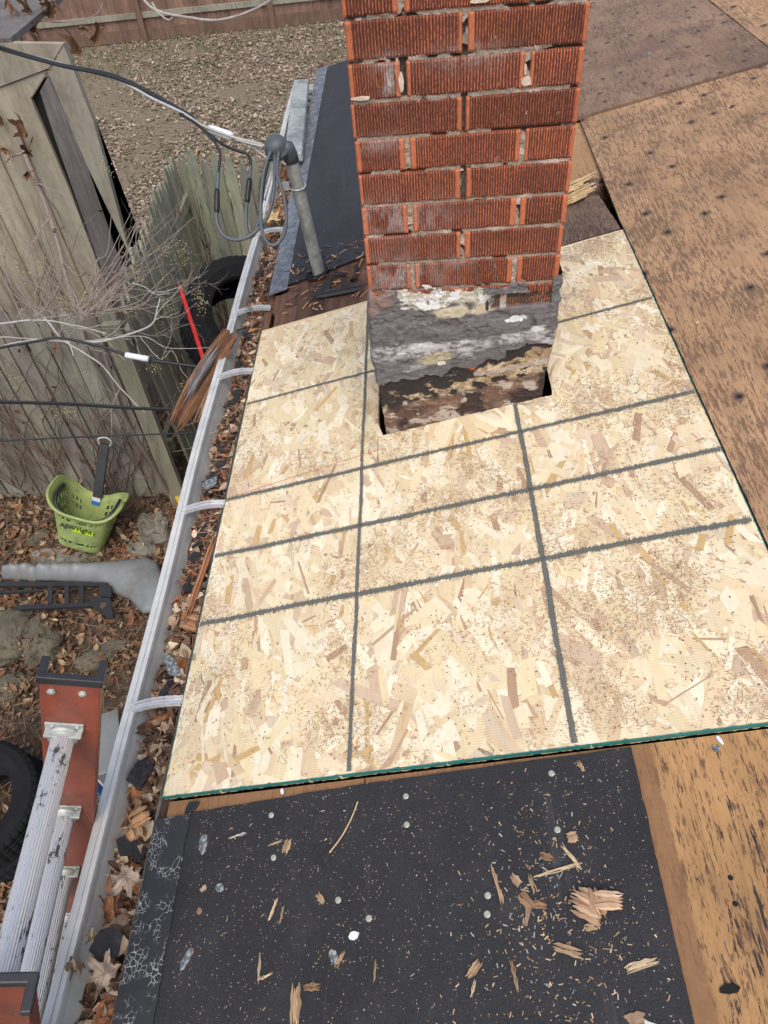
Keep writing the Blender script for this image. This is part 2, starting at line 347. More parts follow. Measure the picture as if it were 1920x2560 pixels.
# ================================================================= GROUND
def gz(x, y):
    x = np.asarray(x, float); y = np.asarray(y, float)
    near = sst(y, 6.5, 4.5)
    return near*(.10*(fbm(x*1.3, y*1.3, 4, 3)-.5)+.05*(fbm(x*5, y*5, 3, 9)-.5))+.02*(fbm(x*.5, y*.5, 3, 5)-.5)
xs = np.concatenate([np.linspace(-70, -8, 12), np.linspace(-7.6, 2, 120), np.linspace(3, 70, 12)])
ys = np.concatenate([np.linspace(-70, -1.5, 10), np.linspace(-1.2, 8, 110), np.linspace(8.5, 17, 16), np.linspace(20, 120, 10)])
XX, YY = np.meshgrid(xs, ys, indexing='ij')
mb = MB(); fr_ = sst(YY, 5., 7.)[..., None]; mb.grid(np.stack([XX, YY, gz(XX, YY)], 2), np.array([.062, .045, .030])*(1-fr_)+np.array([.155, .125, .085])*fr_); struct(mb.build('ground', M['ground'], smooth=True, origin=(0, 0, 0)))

def maple(n=5):
    a = []; lob = [(-150, .55), (-75, .8), (-30, .55), (0, 1.), (30, .55), (75, .8), (150, .55)]
    pts = [(180, .4), (-150, .55), (-112, .45), (-72, .8), (-48, .58), (-22, .8), (0, 1.), (20, .72), (48, .6), (72, .82), (112, .48), (150, .5)]
    v = [(0, 0, 0)]
    for d, r in pts:
        t = math.radians(d); v.append((r*math.sin(t)*.5, r*math.cos(t)*.5, 0))
    v = np.array(v); v[:, 2] = .22*(v[:, 0]**2)*2+.12*np.sin(v[:, 1]*5+v[:, 0]*7)
    return v, [(0, 1+i, 1+(i+1) % 12) for i in range(12)]
def oval(c=.35):
    v = []; f = []
    for i in range(5):
        t = i/4; w_ = .26*math.sin(PI*min(.98, max(.03, t)))**.8; y = t-.5; z = c*(y*y)
        v += [(-w_, y, z+c*.55*w_), (0, y, z), (w_, y, z+c*.75*w_)]
    for i in range(4):
        for j in (0, 1): a = i*3+j; f += [(a, a+1, a+4), (a, a+4, a+3)]
    return np.array(v), f
def curl():
    v = []; f = []
    for i in range(5):
        t = i/4; y = t-.5; w_ = .3*math.sin(PI*min(.95, max(.05, t)))
        for j in range(4):
            a = -1.3+j*.95; v.append((w_*math.sin(a), y, .25*w_-w_*math.cos(a)*.8))
    for i in range(4):
        for j in range(3): a = i*4+j; f += [(a, a+1, a+5), (a, a+5, a+4)]
    return np.array(v), f
TEMPL = [maple(), oval(.35), curl(), oval(1.1)]
def rotmats(n, tilt=.5, r=rng):
    az = r.uniform(0, 2*PI, n); tx = r.normal(0, tilt, n); ty = r.normal(0, tilt, n)
    ca, sa = np.cos(az), np.sin(az); Z0 = np.zeros(n); O = np.ones(n)
    A = np.stack([ca, -sa, Z0, sa, ca, Z0, Z0, Z0, O], 1).reshape(n, 3, 3)
    c, s_ = np.cos(tx), np.sin(tx); B = np.stack([O, Z0, Z0, Z0, c, -s_, Z0, s_, c], 1).reshape(n, 3, 3)
    c, s_ = np.cos(ty), np.sin(ty); C = np.stack([c, Z0, s_, Z0, O, Z0, -s_, Z0, c], 1).reshape(n, 3, 3)
    return np.einsum('nij,njk,nkl->nil', A, B, C)
LEAFC = np.array([(.20, .10, .05), (.27, .15, .075), (.13, .065, .035), (.34, .235, .13), (.24, .09, .035), (.10, .055, .035), (.30, .20, .12), (.42, .33, .20), (.17, .10, .065)])
def scatter(mb, T, size, tilt, cols=LEAFC, pw=None, types=(0, 1, 2, 3), tw=None):
    n = len(T); ty = rng.choice(types, n, p=tw); sz = rng.uniform(.6, 1.25, n)*size
    cc = cols[rng.choice(len(cols), n, p=pw)]*rng.uniform(.7, 1.25, (n, 1))
    for k in set(types):
        i = ty == k
        if i.any():
            tv, tf = TEMPL[k]; Rm = rotmats(i.sum(), tilt)*sz[i][:, None, None]; mb.inst(tv, tf, Rm, T[i], cc[i])
    return mb
def slivers(mb, T, ln, wd, cols, tilt=.2, th=0, fwd=None):
    """thin tapered slivers (needles, shavings, sawdust)"""
    n = len(T); tv = np.array([(-.5, -.5, 0), (.5, -.35, 0), (.35, .5, .0), (-.4, .45, 0)])
    Rm = rotmats(n, tilt); L = rng.uniform(.4, 1.3, n)*ln; W = rng.uniform(.6, 1.4, n)*wd
    Sc = np.zeros((n, 3, 3)); Sc[:, 0, 0] = W; Sc[:, 1, 1] = L; Sc[:, 2, 2] = 1
    mb.inst(tv, [(0, 1, 2, 3)], np.einsum('nij,njk->nik', Rm, Sc), T, cols); return mb
# near ground litter between the house and the fence
n = 15000; x = rng.uniform(-4.2, -.75, n); y = rng.uniform(.3, 5.6, n)
T = np.stack([x, y, gz(x, y)+rng.uniform(.0, .05, n)], 1)
gc_ = fbm(T[:, 0]*1.6, T[:, 1]*1.6, 3, 88)
LD = LEAFC*.8+np.array([.012, .010, .008]); mb = scatter(MB(), T[gc_ > .45], .060, .5, cols=LD, tw=(.18, .35, .3, .17)); scatter(mb, T[gc_ <= .45], .036, .6, cols=LD*.75, tw=(.15, .35, .3, .2))
n = 9000; x = rng.uniform(-4.2, -.75, n); y = rng.uniform(.3, 5.6, n)
slivers(mb, np.stack([x, y, gz(x, y)+rng.uniform(.02, .07, n)], 1), .10, .0035, np.array([(.16, .085, .045)])*rng.uniform(.5, 1.8, (n, 1)), .25)
tag(mb.build('fallen_leaves', M['leaf'], origin=(0, 0, 0)), 'dense layer of curled brown fallen leaves covering the ground beside the house', 'fallen leaves', kind='stuff')
n = 24000; y = 5.2+11*rng.uniform(0, 1, n)**1.1; x = rng.uniform(-1, 0, n)*(y*.42+.8)+.0
x = -y*.43-.3+rng.uniform(0, 1, n)*(y*.45)
k = (fbm(x*.8, y*.8, 3, 61)+rng.uniform(-.12, .12, n)) > .40; x = x[k]; y = y[k]; n = len(x); T = np.stack([x, y, gz(x, y)+rng.uniform(.0, .03, n)], 1)
lc = np.array([(.26, .20, .15), (.33, .265, .20), (.20, .15, .11), (.38, .32, .25), (.24, .17, .125), (.29, .23, .17)])*.95
mb = scatter(MB(), T, .065, .35, cols=lc, types=(0, 1, 3), tw=(.3, .4, .3))
tag(mb.build('fallen_leaves', M['leaf'], origin=(0, 8, 0)), 'faded brown leaves carpeting the back lawn up to the far fence', 'fallen leaves', kind='stuff')
n = 5200; y = np.concatenate([rng.uniform(13.8, 16, n//2), rng.uniform(5.5, 14, n-n//2)]); x = -y*.43-.3+rng.uniform(0, 1, n)*(y*.45)
k = fbm(x*.9, y*.9, 3, 44)+.10*(y > 14); k = k > .50; x = x[k]; y = y[k]; n = len(x)
mb = MB(); tv = np.array([(-.5, 0, 0), (.5, 0, 0), (0, .25, 1)]); Rm = rotmats(n, .35)*np.array([.012, .02, .09])[None, None, :]
mb.inst(tv, [(0, 1, 2)], Rm, np.stack([x, y, gz(x, y)], 1), np.ones((n, 3)))
tag(mb.build('lawn_grass', M['grass'], origin=(0, 12, 0)), 'patchy green grass showing through leaves near the far fence', 'grass', kind='stuff')

# ================================================================= FAR FENCE
A = at_z(200, 100, 0); B = at_z(735, 45, 0); dv = (B-A)/np.linalg.norm(B-A); L0 = -3.5; L1 = 7.5
fz = math.atan2(dv[1], dv[0]); nv = np.array([dv[1], -dv[0], 0])   # towards the house
Rz = np.array([[math.cos(fz), -math.sin(fz), 0], [math.sin(fz), math.cos(fz), 0], [0, 0, 1]])
ff = thing('board_fence', 'tall reddish brown board fence at the far end of the back lawn', 'fence', A)
mb = MB(); t = L0
while t < L1:
    c = A+dv*t; g = rng.uniform(.8, 1.2); mb.box(c+np.array([0, 0, .95]), (.135, .018, 1.75), Rz, (g, g*rng.uniform(.93, 1.03), g)); t += .14
mb.build('fence_boards', M['fence_brown'], ff)
for zz, nm in ((.42, 'rail'), (1.5, 'rail')):
    MB().box(A+dv*(L0+L1)/2+nv*.03+np.array([0, 0, zz]), (L1-L0, .04, .09), Rz, (1.1, 1.1, 1.05)).build(nm, M['fence_grey'], ff)
MB().box(A+dv*(L0+L1)/2+nv*.022+np.array([0, 0, .11]), (L1-L0, .025, .2), Rz, (.8, .8, .8)).build('kick_board', M['fence_brown'], ff)
for t in (-1.3, 1.05, 3.5, 5.9):
    MB().box(A+dv*t+nv*.075+np.array([0, 0, .9]), (.1, .09, 1.9), Rz, (.75, .75, .75)).build('post', M['fence_brown'], ff)
# ================================================================= NEAR FENCES
def pickets(mb, p0, p1, width, h, top, depth=.02, jit=.03, bot=0., lean=(0, 0)):
    p0 = np.array(p0, float); p1 = np.array(p1, float); L = np.linalg.norm(p1-p0); d = (p1-p0)/L; nn = np.array([d[1], -d[0], 0]); n = int(L/(width*1.06))
    for i in range(n):
        c = p0+d*(i+.5)*L/n; w_ = width*R_.uniform(.9, 1.04)/2; hh = h+R_.uniform(-jit, jit); t = w_*top; g = R_.uniform(.78, 1.15); off = R_.uniform(-.006, .006)
        sk = R_.uniform(-.012, .012)
        poly = [(-w_, bot), (w_, bot), (w_+sk, hh-t*1.6), (w_*.35+sk, hh-t*.2), (sk, hh), (-w_*.35+sk, hh-t*.2), (-w_+sk, hh-t*1.6)]
        dd = depth/2; V = [c+d*u+nn*(s_*dd+off)+np.array([lean[0]*z/h, lean[1]*z/h, z]) for s_ in (1, -1) for u, z in poly]
        k = len(poly); mb.add(V, [tuple(range(k)), tuple(range(2*k-1, k-1, -1))]+[(j, k+j, k+(j+1) % k, (j+1) % k) for j in range(k)], (g, g*R_.uniform(.96, 1.03), g*R_.uniform(.92, 1.02)))
    return mb
fa = thing('picket_fence', 'weathered grey picket fence overgrown with vines behind the green basket', 'fence', (-2.6, 3.78, 0))
pickets(MB(), (-5.2, 3.86, 0), (-1.80, 3.70, 0), .118, 1.62, 1.2, .02, lean=(0, .02)).build('picket_panel', M['fence_grey'], fa)
for z in (.4, 1.3): MB().box((-3.5, 3.83, z), (3.4, .04, .085)).build('rail', M['fence_dark'], fa)
MB().box((-1.80, 3.60, .78), (.11, .05, 1.56), np.array([[1, 0, .02], [0, 1, 0], [-.02, 0, 1]]), (1., .98, .85)).build('corner_board', M['fence_grey'], fa)
fb = thing('picket_fence', 'dark mossy picket fence section running back from the vine covered one', 'fence', (-1.78, 4.7, 0))
pickets(MB(), (-1.72, 3.80, 0), (-1.86, 5.95, 0), .10, 1.62, 1.2, .02, .06, lean=(-.05, 0)).build('picket_panel', M['fence_dark'], fb)
for z in (.4, 1.25): MB().box((-1.87, 4.9, z), (.04, 2.1, .085)).build('rail', M['fence_dark'], fb)
fc = thing('picket_fence', 'pale green pointed picket fence seen under the service cables', 'fence', (-1.4, 5.7, 0))
pickets(MB(), (-1.90, 5.93, 0), (-.62, 5.50, 0), .098, 1.62, 2.0, .02, .05).build('picket_panel', M['fence_green'], fc)
for z in (.4, 1.2): MB().box((-1.26, 5.76, z), (1.3, .04, .085), np.array([[.948, .318, 0], [-.318, .948, 0], [0, 0, 1]])).build('rail', M['fence_dark'], fc)
# ================================================================= SHED behind the fence
YS = 4.62
def sp(x, y, Y=YS): p = at_y(x, y, Y); return (p[0], p[2])
sh = thing('garden_shed', 'old tan board shed with a dark gap and loose grey plank behind the fence', 'shed', (-2.6, YS, 0))
def xz_panel(name, poly, y0, y1, mat, col=(1, 1, 1)):
    mb = MB(); k = len(poly); V = [(x, y0, z) for x, z in poly]+[(x, y1, z) for x, z in poly]
    mb.add(V, [tuple(range(k)), tuple(range(2*k-1, k-1, -1))]+[(j, k+j, k+(j+1) % k, (j+1) % k) for j in range(k)], col); return mb.build(name, mat, sh)
L_ = sp(-420, 160); ztop = sp(110, 95)[1]
gA, gB = sp(66, 212), sp(226, 610)
def ext(p, q_, z): return (p[0]+(q_[0]-p[0])*(z-p[1])/(q_[1]-p[1]), z)
xz_panel('wall_panel', [(L_[0], .02), ext(sp(150, 410), gB, .02), gB, sp(150, 410), gA, sp(104, 150), sp(0, 190), (L_[0], gA[1]+.15)], YS, YS+.03, M['shed_tan'])
xz_panel('upper_panel', [(L_[0], gA[1]+.16), sp(0, 186), sp(106, 146), sp(138, 94), sp(30, 92), (L_[0], ztop+.05)], YS-.012, YS+.03, M['shed_tan'], (.85, .85, .88))
pl0, pl1 = sp(192, 356), sp(250, 478)
xz_panel('grey_plank', [sp(88, 196), sp(106, 162), pl0, pl1, ext(pl0, pl1, .02), ext(sp(160, 410), sp(224, 590), .02), sp(224, 590), sp(160, 410), sp(118, 290)], YS-.015, YS+.012, M['shed_grey'])
r0, r1 = sp(206, 262), sp(262, 469)
xz_panel('edge_board', [sp(109, 158), sp(141, 94), r0, r1, ext(r0, r1, .02), ext(pl0, pl1, .02), pl1, pl0], YS-.03, YS+.02, M['shed_tan'], (.8, .82, .86))
xz_panel('gap_shade_panel', [(gA[0]-.02, .05), ext(pl0, pl1, .05), (pl1[0]+.03, pl1[1]), (pl0[0]+.03, pl0[1]), sp(112, 160), sp(90, 175), (gA[0]-.02, gA[1]-.02)], YS+.034, YS+.05, M['dark'])  # solid black panel added behind the gap as its painted shade
for i in range(7):
    x = L_[0]+(gA[0]-L_[0])*i/7.; MB().box((x, YS-.008, 1.2), (.05, .014, 2.3), None, (.9, .88, .82)).build('batten', M['shed_tan'], sh)
mb = MB(); mb.box(((L_[0]+sp(14, 60)[0])/2, YS+.5, ztop+.03), (abs(L_[0]-sp(14, 60)[0]), 1.0, .03), None); mb.build('shed_roof', M['shed_grey'], sh)
# ================================================================= HOUSE
EX = -.865*math.cos(TH)+S*math.sin(TH); EZ = H-.865*math.sin(TH)-S*math.cos(TH)   # eave edge
hs = thing('house', 'single storey house under the stripped low pitched roof', 'house', (0, 2, 0))
MB().box((-.30, 1.6, 1.1), (.12, 7.4, 2.2), None, (1, 1, 1)).build('side_wall', simple('painted_wall', (.42, .41, .38), .1, 5, .8), hs)
MB().box((EX+.004, 1.9, EZ-.105), (.022, 6.4, .17)).build('fascia', M['wood_rot'], hs)
MB().box((EX+.14, 1.9, EZ-.20), (.27, 6.4, .012)).build('soffit', M['pine_side'], hs)
mb = MB()
for i, b in enumerate(np.arange(-1.2, 5.1, .406)): mb.box((.55, b+.05, -.075), (2.86, .038, .088))
mb.build('rafters', M['pine_side'], hs, RM)
MB().box((.9, 1.9, -.16), (3.4, 6.9, .02)).build('underdeck_shade', M['dark'], hs, RM)  # black sheet added below the rafters so gaps between sheets look shaded
# ================================================================= ROOF SHEETS (roof frame: x up the slope, y along the eave, z off the roof)
def q(x, y, off=0): return on_roof(x, y, off)
def sheet(name, poly, z1, th, mat, label, cat, ctr=True, edge=0, group=None, bev=0):
    """a board on the roof: polygon outline with slightly uneven edges"""
    P = []; n = len(poly)
    for i in range(n):
        a, b = np.array(poly[i], float), np.array(poly[(i+1) % n], float); L = np.linalg.norm(b-a); k = max(1, int(L/.012)) if edge else 1
        nn = np.array([(b-a)[1], -(b-a)[0]])/L
        for j in range(k):
            p = a+(b-a)*j/k
            if edge and j: p = p+nn*edge*(rng.normal(0, .5)+1.6*(fbm(p[0]*22, p[1]*22, 2, 5)-.5)*2)
            P.append(tuple(p))
    o = np.array([min(p[0] for p in P), min(p[1] for p in P), z1-th]); mb = MB(); mb.prism([(p[0]-o[0], p[1]-o[1]) for p in P], 0, th)
    T = RM @ Matrix.Translation(Vector(o)); ob = mb.build(name, mat, None, T); return tag(ob, label, cat, group)
sheet('plywood_sheet', [(-.855, -1.3), (1.9, -1.3), (1.9, .520), (-.855, .520)], -.012, .012, M['ply_near'], 'bare honey tan plywood with black mould streaks beside the foreground felt', 'plywood')
tl = q(1253, 259); tr = q(1659, 140)
sl = (tr[1]-tl[1])/(tr[0]-tl[0])
sheet('plywood_sheet', [(.357, .524), (2.1, .524), (2.1, tl[1]+sl*(2.1-tl[0])), (tl[0], tl[1]), (.3555, 2.2)], .001, .012, M['ply_right'], 'large brown plywood sheet along the right edge of the new board', 'plywood', edge=.0006)
c0 = q(1560, 22); c1 = q(1659, 122)
sheet('plywood_sheet', [(-.03, tl[1]+.005+sl*(-.03-tl[0])), (c1[0]+.02, tl[1]+.005+sl*(c1[0]+.02-tl[0])), (c0[0]-.05, 4.9), (-.03, 4.9)], .010, .012, M['ply_top'], 'purplish brown nail stained plywood behind the chimney at top right', 'plywood', edge=.0008)
sheet('plywood_sheet', [(c1[0]+.03, tl[1]+.005+sl*(c1[0]+.03-tl[0])), (2.3, tl[1]+sl*(2.3-tl[0])), (2.3, 4.9), (c0[0]-.035, 4.9)], .003, .012, M['ply_right'], 'corner of light brown plywood at the extreme top right', 'plywood', edge=.0008)
sheet('plywood_patch', [(.02, 2.56), (.42, 2.50), (.42, tl[1]-.012), (.02, tl[1]+.13)], -.0115, .012, M['ply_pale'], 'small pale plywood patch behind the right side of the chimney', 'plywood', edge=.0015)
g1 = q(1340, 488); 
sheet('plywood_patch', [(-.06, 2.122), (.348, 2.136), (.338, 2.25), (.328, 2.38), (.35, 2.495), (-.02, 2.56)], -.003, .010, M['ply_grey'], 'dark grey brown weathered plywood patch between the chimney and new board', 'plywood', edge=.0015)
# torn pale veneer on the grey patch
mb = MB()
for i in range(34):
    a = .235+R_.uniform(0, .06)+i*.0004; b = 2.36+i*.0043; l = R_.uniform(.04, .10)
    mb.box((a, b, .0075+R_.uniform(0, .004)), (l, R_.uniform(.003, .007), .002), [[math.cos(.35), -math.sin(.35), 0], [math.sin(.35), math.cos(.35), 0], [0, 0, 1]], np.array((.5, .36, .19))*R_.uniform(.7, 1.2))
tag(mb.build('torn_veneer', M['chip'], None, RM), 'torn pale splintered veneer beside the dark gap right of the chimney', 'wood veneer')
# rotten boards at the eave between felt and new board
for i, (b0, b1, a0) in enumerate(((2.14, 2.245, -.83), (2.25, 2.36, -.845), (2.362, 2.46, -.80))):
    sheet('roof_board', [(a0, b0), (-.02, b0-.01), (-.02, b1-.012), (a0, b1)], -.006-.003*i, .018, M['wood_rot'], ['rotten dark board touching the upper edge of the new board', 'rotten dark middle board in front of the mast foot', 'rotten dark board tucked under the far felt'][i], 'roof board', edge=.003)
# felts
sheet('roofing_felt', [(-.80, -1.3), (.024, -1.3), (.03, .516), (-.44, .508), (-.812, .492)], -.0075, .003, M['felt'], 'black granular roofing felt across the foreground left of bare plywood', 'roofing felt', edge=.0007)
sheet('drip_edge', [(-.885, -1.3), (-.79, -1.3), (-.798, .49), (-.872, .485)], -.0045, .002, M['crackle'], 'dark felt edge strip with crackled white coating beside the near gutter', 'drip edge', edge=.0012)
fr = q(745, 142)
sheet('roofing_felt', [(-.80, 2.40), (-.30, 2.47), (-.0, 2.5), (.0, 4.84), (-.806, 4.88)], -.001, .003, M['felt_far'], 'smooth dark grey felt strip left of the chimney behind the mast', 'roofing felt', edge=.002)
sheet('drip_edge', [(-.868, 2.36), (-.795, 2.37), (-.80, 4.90), (-.868, 4.90)], .001, .002, M['drip_far'], 'scuffed blue grey metal drip edge beside the far felt strip', 'drip edge', edge=.0003)
# ================================================================= OSB BOARD
a0, a1, b0, b1 = -.865, .352, .526, 2.135
hl, hr, hb = -.429, .038, 1.437
osb = thing('osb_board', 'new cream strand board with grey grid lines cut around the chimney base', 'strand board', RL(a0, b0, -.012))
def edgepts(p, q_, amp, step=.006):
    L = math.hypot(q_[0]-p[0], q_[1]-p[1]); k = max(1, int(L/step)); nn = ((q_[1]-p[1])/L, -(q_[0]-p[0])/L)
    return [(p[0]+(q_[0]-p[0])*j/k+nn[0]*amp*R_.gauss(0, 1), p[1]+(q_[1]-p[1])*j/k+nn[1]*amp*R_.gauss(0, 1)) for j in range(k)]
# board body as four rectangles round the hole, butted
outl = [(a0, b0), (a1, b0-.002), (a1, b1-.018), (hr, b1-.014), (hr, hb), (hl, hb), (hl, b1-.004), (a0, b1)]
mb = MB(); P = []
for i in range(len(outl)): P += edgepts(outl[i], outl[(i+1) % len(outl)], .0006 if i not in (4, 5) else .001)
mb.prism(P, -.0125, 0, (.60, .46, .27)); mb.build('board_core', M['osb'], osb, RM)
def inhole(x, y): return (x > hl) & (x < hr) & (y > hb)
OC = np.array([(.66, .56, .37), (.70, .615, .44), (.62, .50, .32), (.57, .44, .28), (.72, .66, .50), (.43, .295, .19), (.37, .25, .16), (.64, .545, .34), (.50, .35, .16), (.52, .40, .285), (.48, .36, .25), (.58, .485, .35)])
OP = np.array([.19, .19, .11, .06, .15, .03, .025, .12, .028, .03, .022, .05]); OP = OP/OP.sum()
n = 6000; cx = rng.uniform(a0-.01, a1+.01, n); cy = rng.uniform(b0-.01, b1+.01, n)
L = rng.uniform(.03, .17, n)*rng.uniform(.55, 1, n); W = rng.uniform(.005, .042, n)*rng.uniform(.5, 1, n)**.5; W = np.minimum(W, L*.6)
ang = PI/2+.15+rng.normal(0, .42, n); dk = rng.uniform(0, 1, n) < .16; ang[dk] = rng.uniform(0, PI, dk.sum())
ci = rng.choice(len(OC), n, p=OP); narrow = np.isin(ci, (5, 6, 8)); W[narrow] *= .5
lev = np.zeros(n, int); rad = L*.55; cell = {}
for i in range(n):
    key = (int(cx[i]/.07), int(cy[i]/.07)); best = 0
    for dx in (-1, 0, 1):
        for dy in (-1, 0, 1):
            for j in cell.get((key[0]+dx, key[1]+dy), ()):
                if (cx[i]-cx[j])**2+(cy[i]-cy[j])**2 < (rad[i]*.8+rad[j]*.8)**2 and lev[j] >= best: best = lev[j]+1
    lev[i] = best % 90; cell.setdefault(key, []).append(i)
mb = MB()
for i in range(n):
    c, s_ = math.cos(ang[i]), math.sin(ang[i]); l, w_ = L[i]/2, W[i]/2; e1, e2 = R_.uniform(-.35, .35)*w_*1.8, R_.uniform(-.35, .35)*w_*1.8
    lo = [(-l+e1, -w_), (-l*.3, -w_*R_.uniform(.8, 1.1)), (l+e2, -w_*R_.uniform(.7, 1)), (l-e2, w_*R_.uniform(.7, 1)), (l*.25, w_*R_.uniform(.85, 1.15)), (-l-e1, w_)]
    P = np.array([(cx[i]+u*c-v*s_, cy[i]+u*s_+v*c) for u, v in lo])
    if P[:, 0].min() < a0 or P[:, 0].max() > a1 or P[:, 1].min() < b0 or P[:, 1].max() > b1-.019: 
        P[:, 0] = np.clip(P[:, 0], a0+R_.uniform(0, .0004), a1-R_.uniform(0, .0004)); P[:, 1] = np.clip(P[:, 1], b0+R_.uniform(0, .0004), b1-.018)
    if inhole(P[:, 0], P[:, 1]).any():
        mx, my = cx[i], cy[i]
        if mx < hl: P[:, 0] = np.minimum(P[:, 0], hl-.0003)
        elif mx > hr: P[:, 0] = np.maximum(P[:, 0], hr+.0003)
        elif my < hb: P[:, 1] = np.minimum(P[:, 1], hb-.0003)
        else: continue
    z = .0002+lev[i]*2.2e-5
    mb.add([(x, y, z) for x, y in P], [tuple(range(6))], OC[ci[i]]*R_.uniform(.93, 1.06))
mb.build('flake_surface', M['osb'], osb, RM)
# fine broken flakes and shavings pressed into the face, in patches
n = 170000; x = rng.uniform(a0+.004, a1-.004, n); y = rng.uniform(b0+.004, b1-.025, n)
ok = ~inhole(x+.004, y+.004) & ~inhole(x-.004, y+.004); k = (fbm(x*8, y*8, 4, 71)+.16*rng.uniform(-1, 1, n)) > .625; k &= rng.uniform(0, 1, n) < .85; k = k & ok; xa, ya = x[k], y[k]; n = len(xa)
fc_ = np.array([(.47, .34, .215), (.37, .25, .155), (.56, .44, .29), (.68, .58, .42), (.27, .17, .10), (.45, .31, .18)])[rng.choice(6, n, p=(.30, .17, .23, .16, .04, .10))]
mb = slivers(MB(), np.stack([xa, ya, .0024+rng.uniform(0, .0008, n)], 1), .0075, .0012, fc_, .02)
k = (rng.uniform(0, 1, len(x)) < .014) & ok; n = k.sum(); slivers(mb, np.stack([x[k], y[k], .0030+rng.uniform(0, .0005, n)], 1), .0045, .0018, np.array([(.22, .13, .07), (.33, .21, .12), (.14, .08, .05)])[rng.choice(3, n)], .02)
mb.build('fine_flakes', M['osb'], osb, RM)['kind'] = 'stuff'
# printed nailing lines
def inkline(p, q_, w_, spike, dens=1500, cross=True):
    mb = MB(); p = np.array(p); q_ = np.array(q_); L = np.linalg.norm(q_-p); d = (q_-p)/L; nn = np.array([-d[1], d[0]])
    k = int(L/.004); t = np.linspace(0, L, k); wob = .0022*(fbm(t*6+p[1]*9, t*0, 3, 8)-.5)*2
    w_ = w_*.84; e1 = w_*(.5+.9*fbm(t*50, t*0+p[1], 3, 1)); e2 = w_*(.5+.9*fbm(t*50, t*0+5+p[1], 3, 2))
    top = [p+d*t[i]+nn*(wob[i]+e1[i]) for i in range(k)]; bot = [p+d*t[i]+nn*(wob[i]-e2[i]) for i in range(k)]
    V = [(a[0], a[1], .0034) for a in top]+[(a[0], a[1], .0034) for a in bot]
    mb.add(V, [(i, k+i, k+i+1, i+1) for i in range(k-1)])
    if spike:
        for i in range(int(L*dens)):
            s0 = rng.uniform(0, L); sg = rng.choice((-1, 1)); c = p+d*s0; wb = np.interp(s0, t, wob); r0 = w_*.5*sg+wb; r1 = (w_*rng.uniform(.9, 2.5 if cross else 1.7))*sg+wb; hw = .0010
            a = c+nn*r0; b = c+nn*r1+d*(.0022*sg+rng.uniform(-.001, .001))
            z = .0035+rng.uniform(0, .0002); mb.add([(a[0]-d[0]*hw, a[1]-d[1]*hw, z), (a[0]+d[0]*hw, a[1]+d[1]*hw, z), (b[0], b[1], z)], [(0, 1, 2)])
    o = mb.build('grid_line', M['ink'], osb, RM); return o
ms = lambda *a: [S*v for v in a]
for yb, ye, wd in ((.761, .764, .0062), (.926, .928, .0062), (1.087, 1.089, .0058)):
    inkline((a0+.004, yb*S), (a1-.004, ye*S), wd, 1)
inkline((a0+.004, 1.421*S), (hl-.002, 1.42*S), .0045, 1); inkline((hr+.002, 1.419*S), (a1-.004, 1.417*S), .0045, 1)
inkline((-.386*S, b0+.004), (-.386*S, b1-.025), .0052, 1, 500, False); inkline((-.0485*S, b0+.004), (-.0475*S, hb-.003), .0068, 1, 500, False)
# saw overcut and red snapped line
MB().box((hl+.001, hb-.05, .0035), (.0012, .10, .0006), None, (.2, .12, .07)).build('saw_cut', M['attr'], osb, RM)
MB().box((-.62, 1.36, .0036), (.42, .0014, .0004), [[math.cos(.12), -math.sin(.12), 0], [math.sin(.12), math.cos(.12), 0], [0, 0, 1]], (.55, .2, .13)).build('chalk_mark', M['attr'], osb, RM)
# teal sealed edges
def edge_strip(p, q_, nm='sealed_edge'):
    p = np.array(p); q_ = np.array(q_); L = np.linalg.norm(q_-p); d = (q_-p)/L; nn = np.array([d[1], -d[0]]); k = int(L/.004); mb = MB(); V = []
    for i in range(k+1):
        c = p+d*L*i/k; bl = .0003+.0022*max(0, float(fbm(i*.5, p[0]*3, 4, 61))-.55)*4
        for o_, z in ((.0012, -.0085), (.0012, -.001), (.0006, .0026), (-bl, .0027)): V.append((c[0]+nn[0]*o_, c[1]+nn[1]*o_, z))
    mb.grid(np.array(V).reshape(k+1, 4, 3)); mb.build(nm, M['teal'], osb, RM)
edge_strip((a0, b0), (a1, b0-.002)); edge_strip((a0, b1), (a0, b0)); edge_strip((a1, b0), (a1, b1-.018))
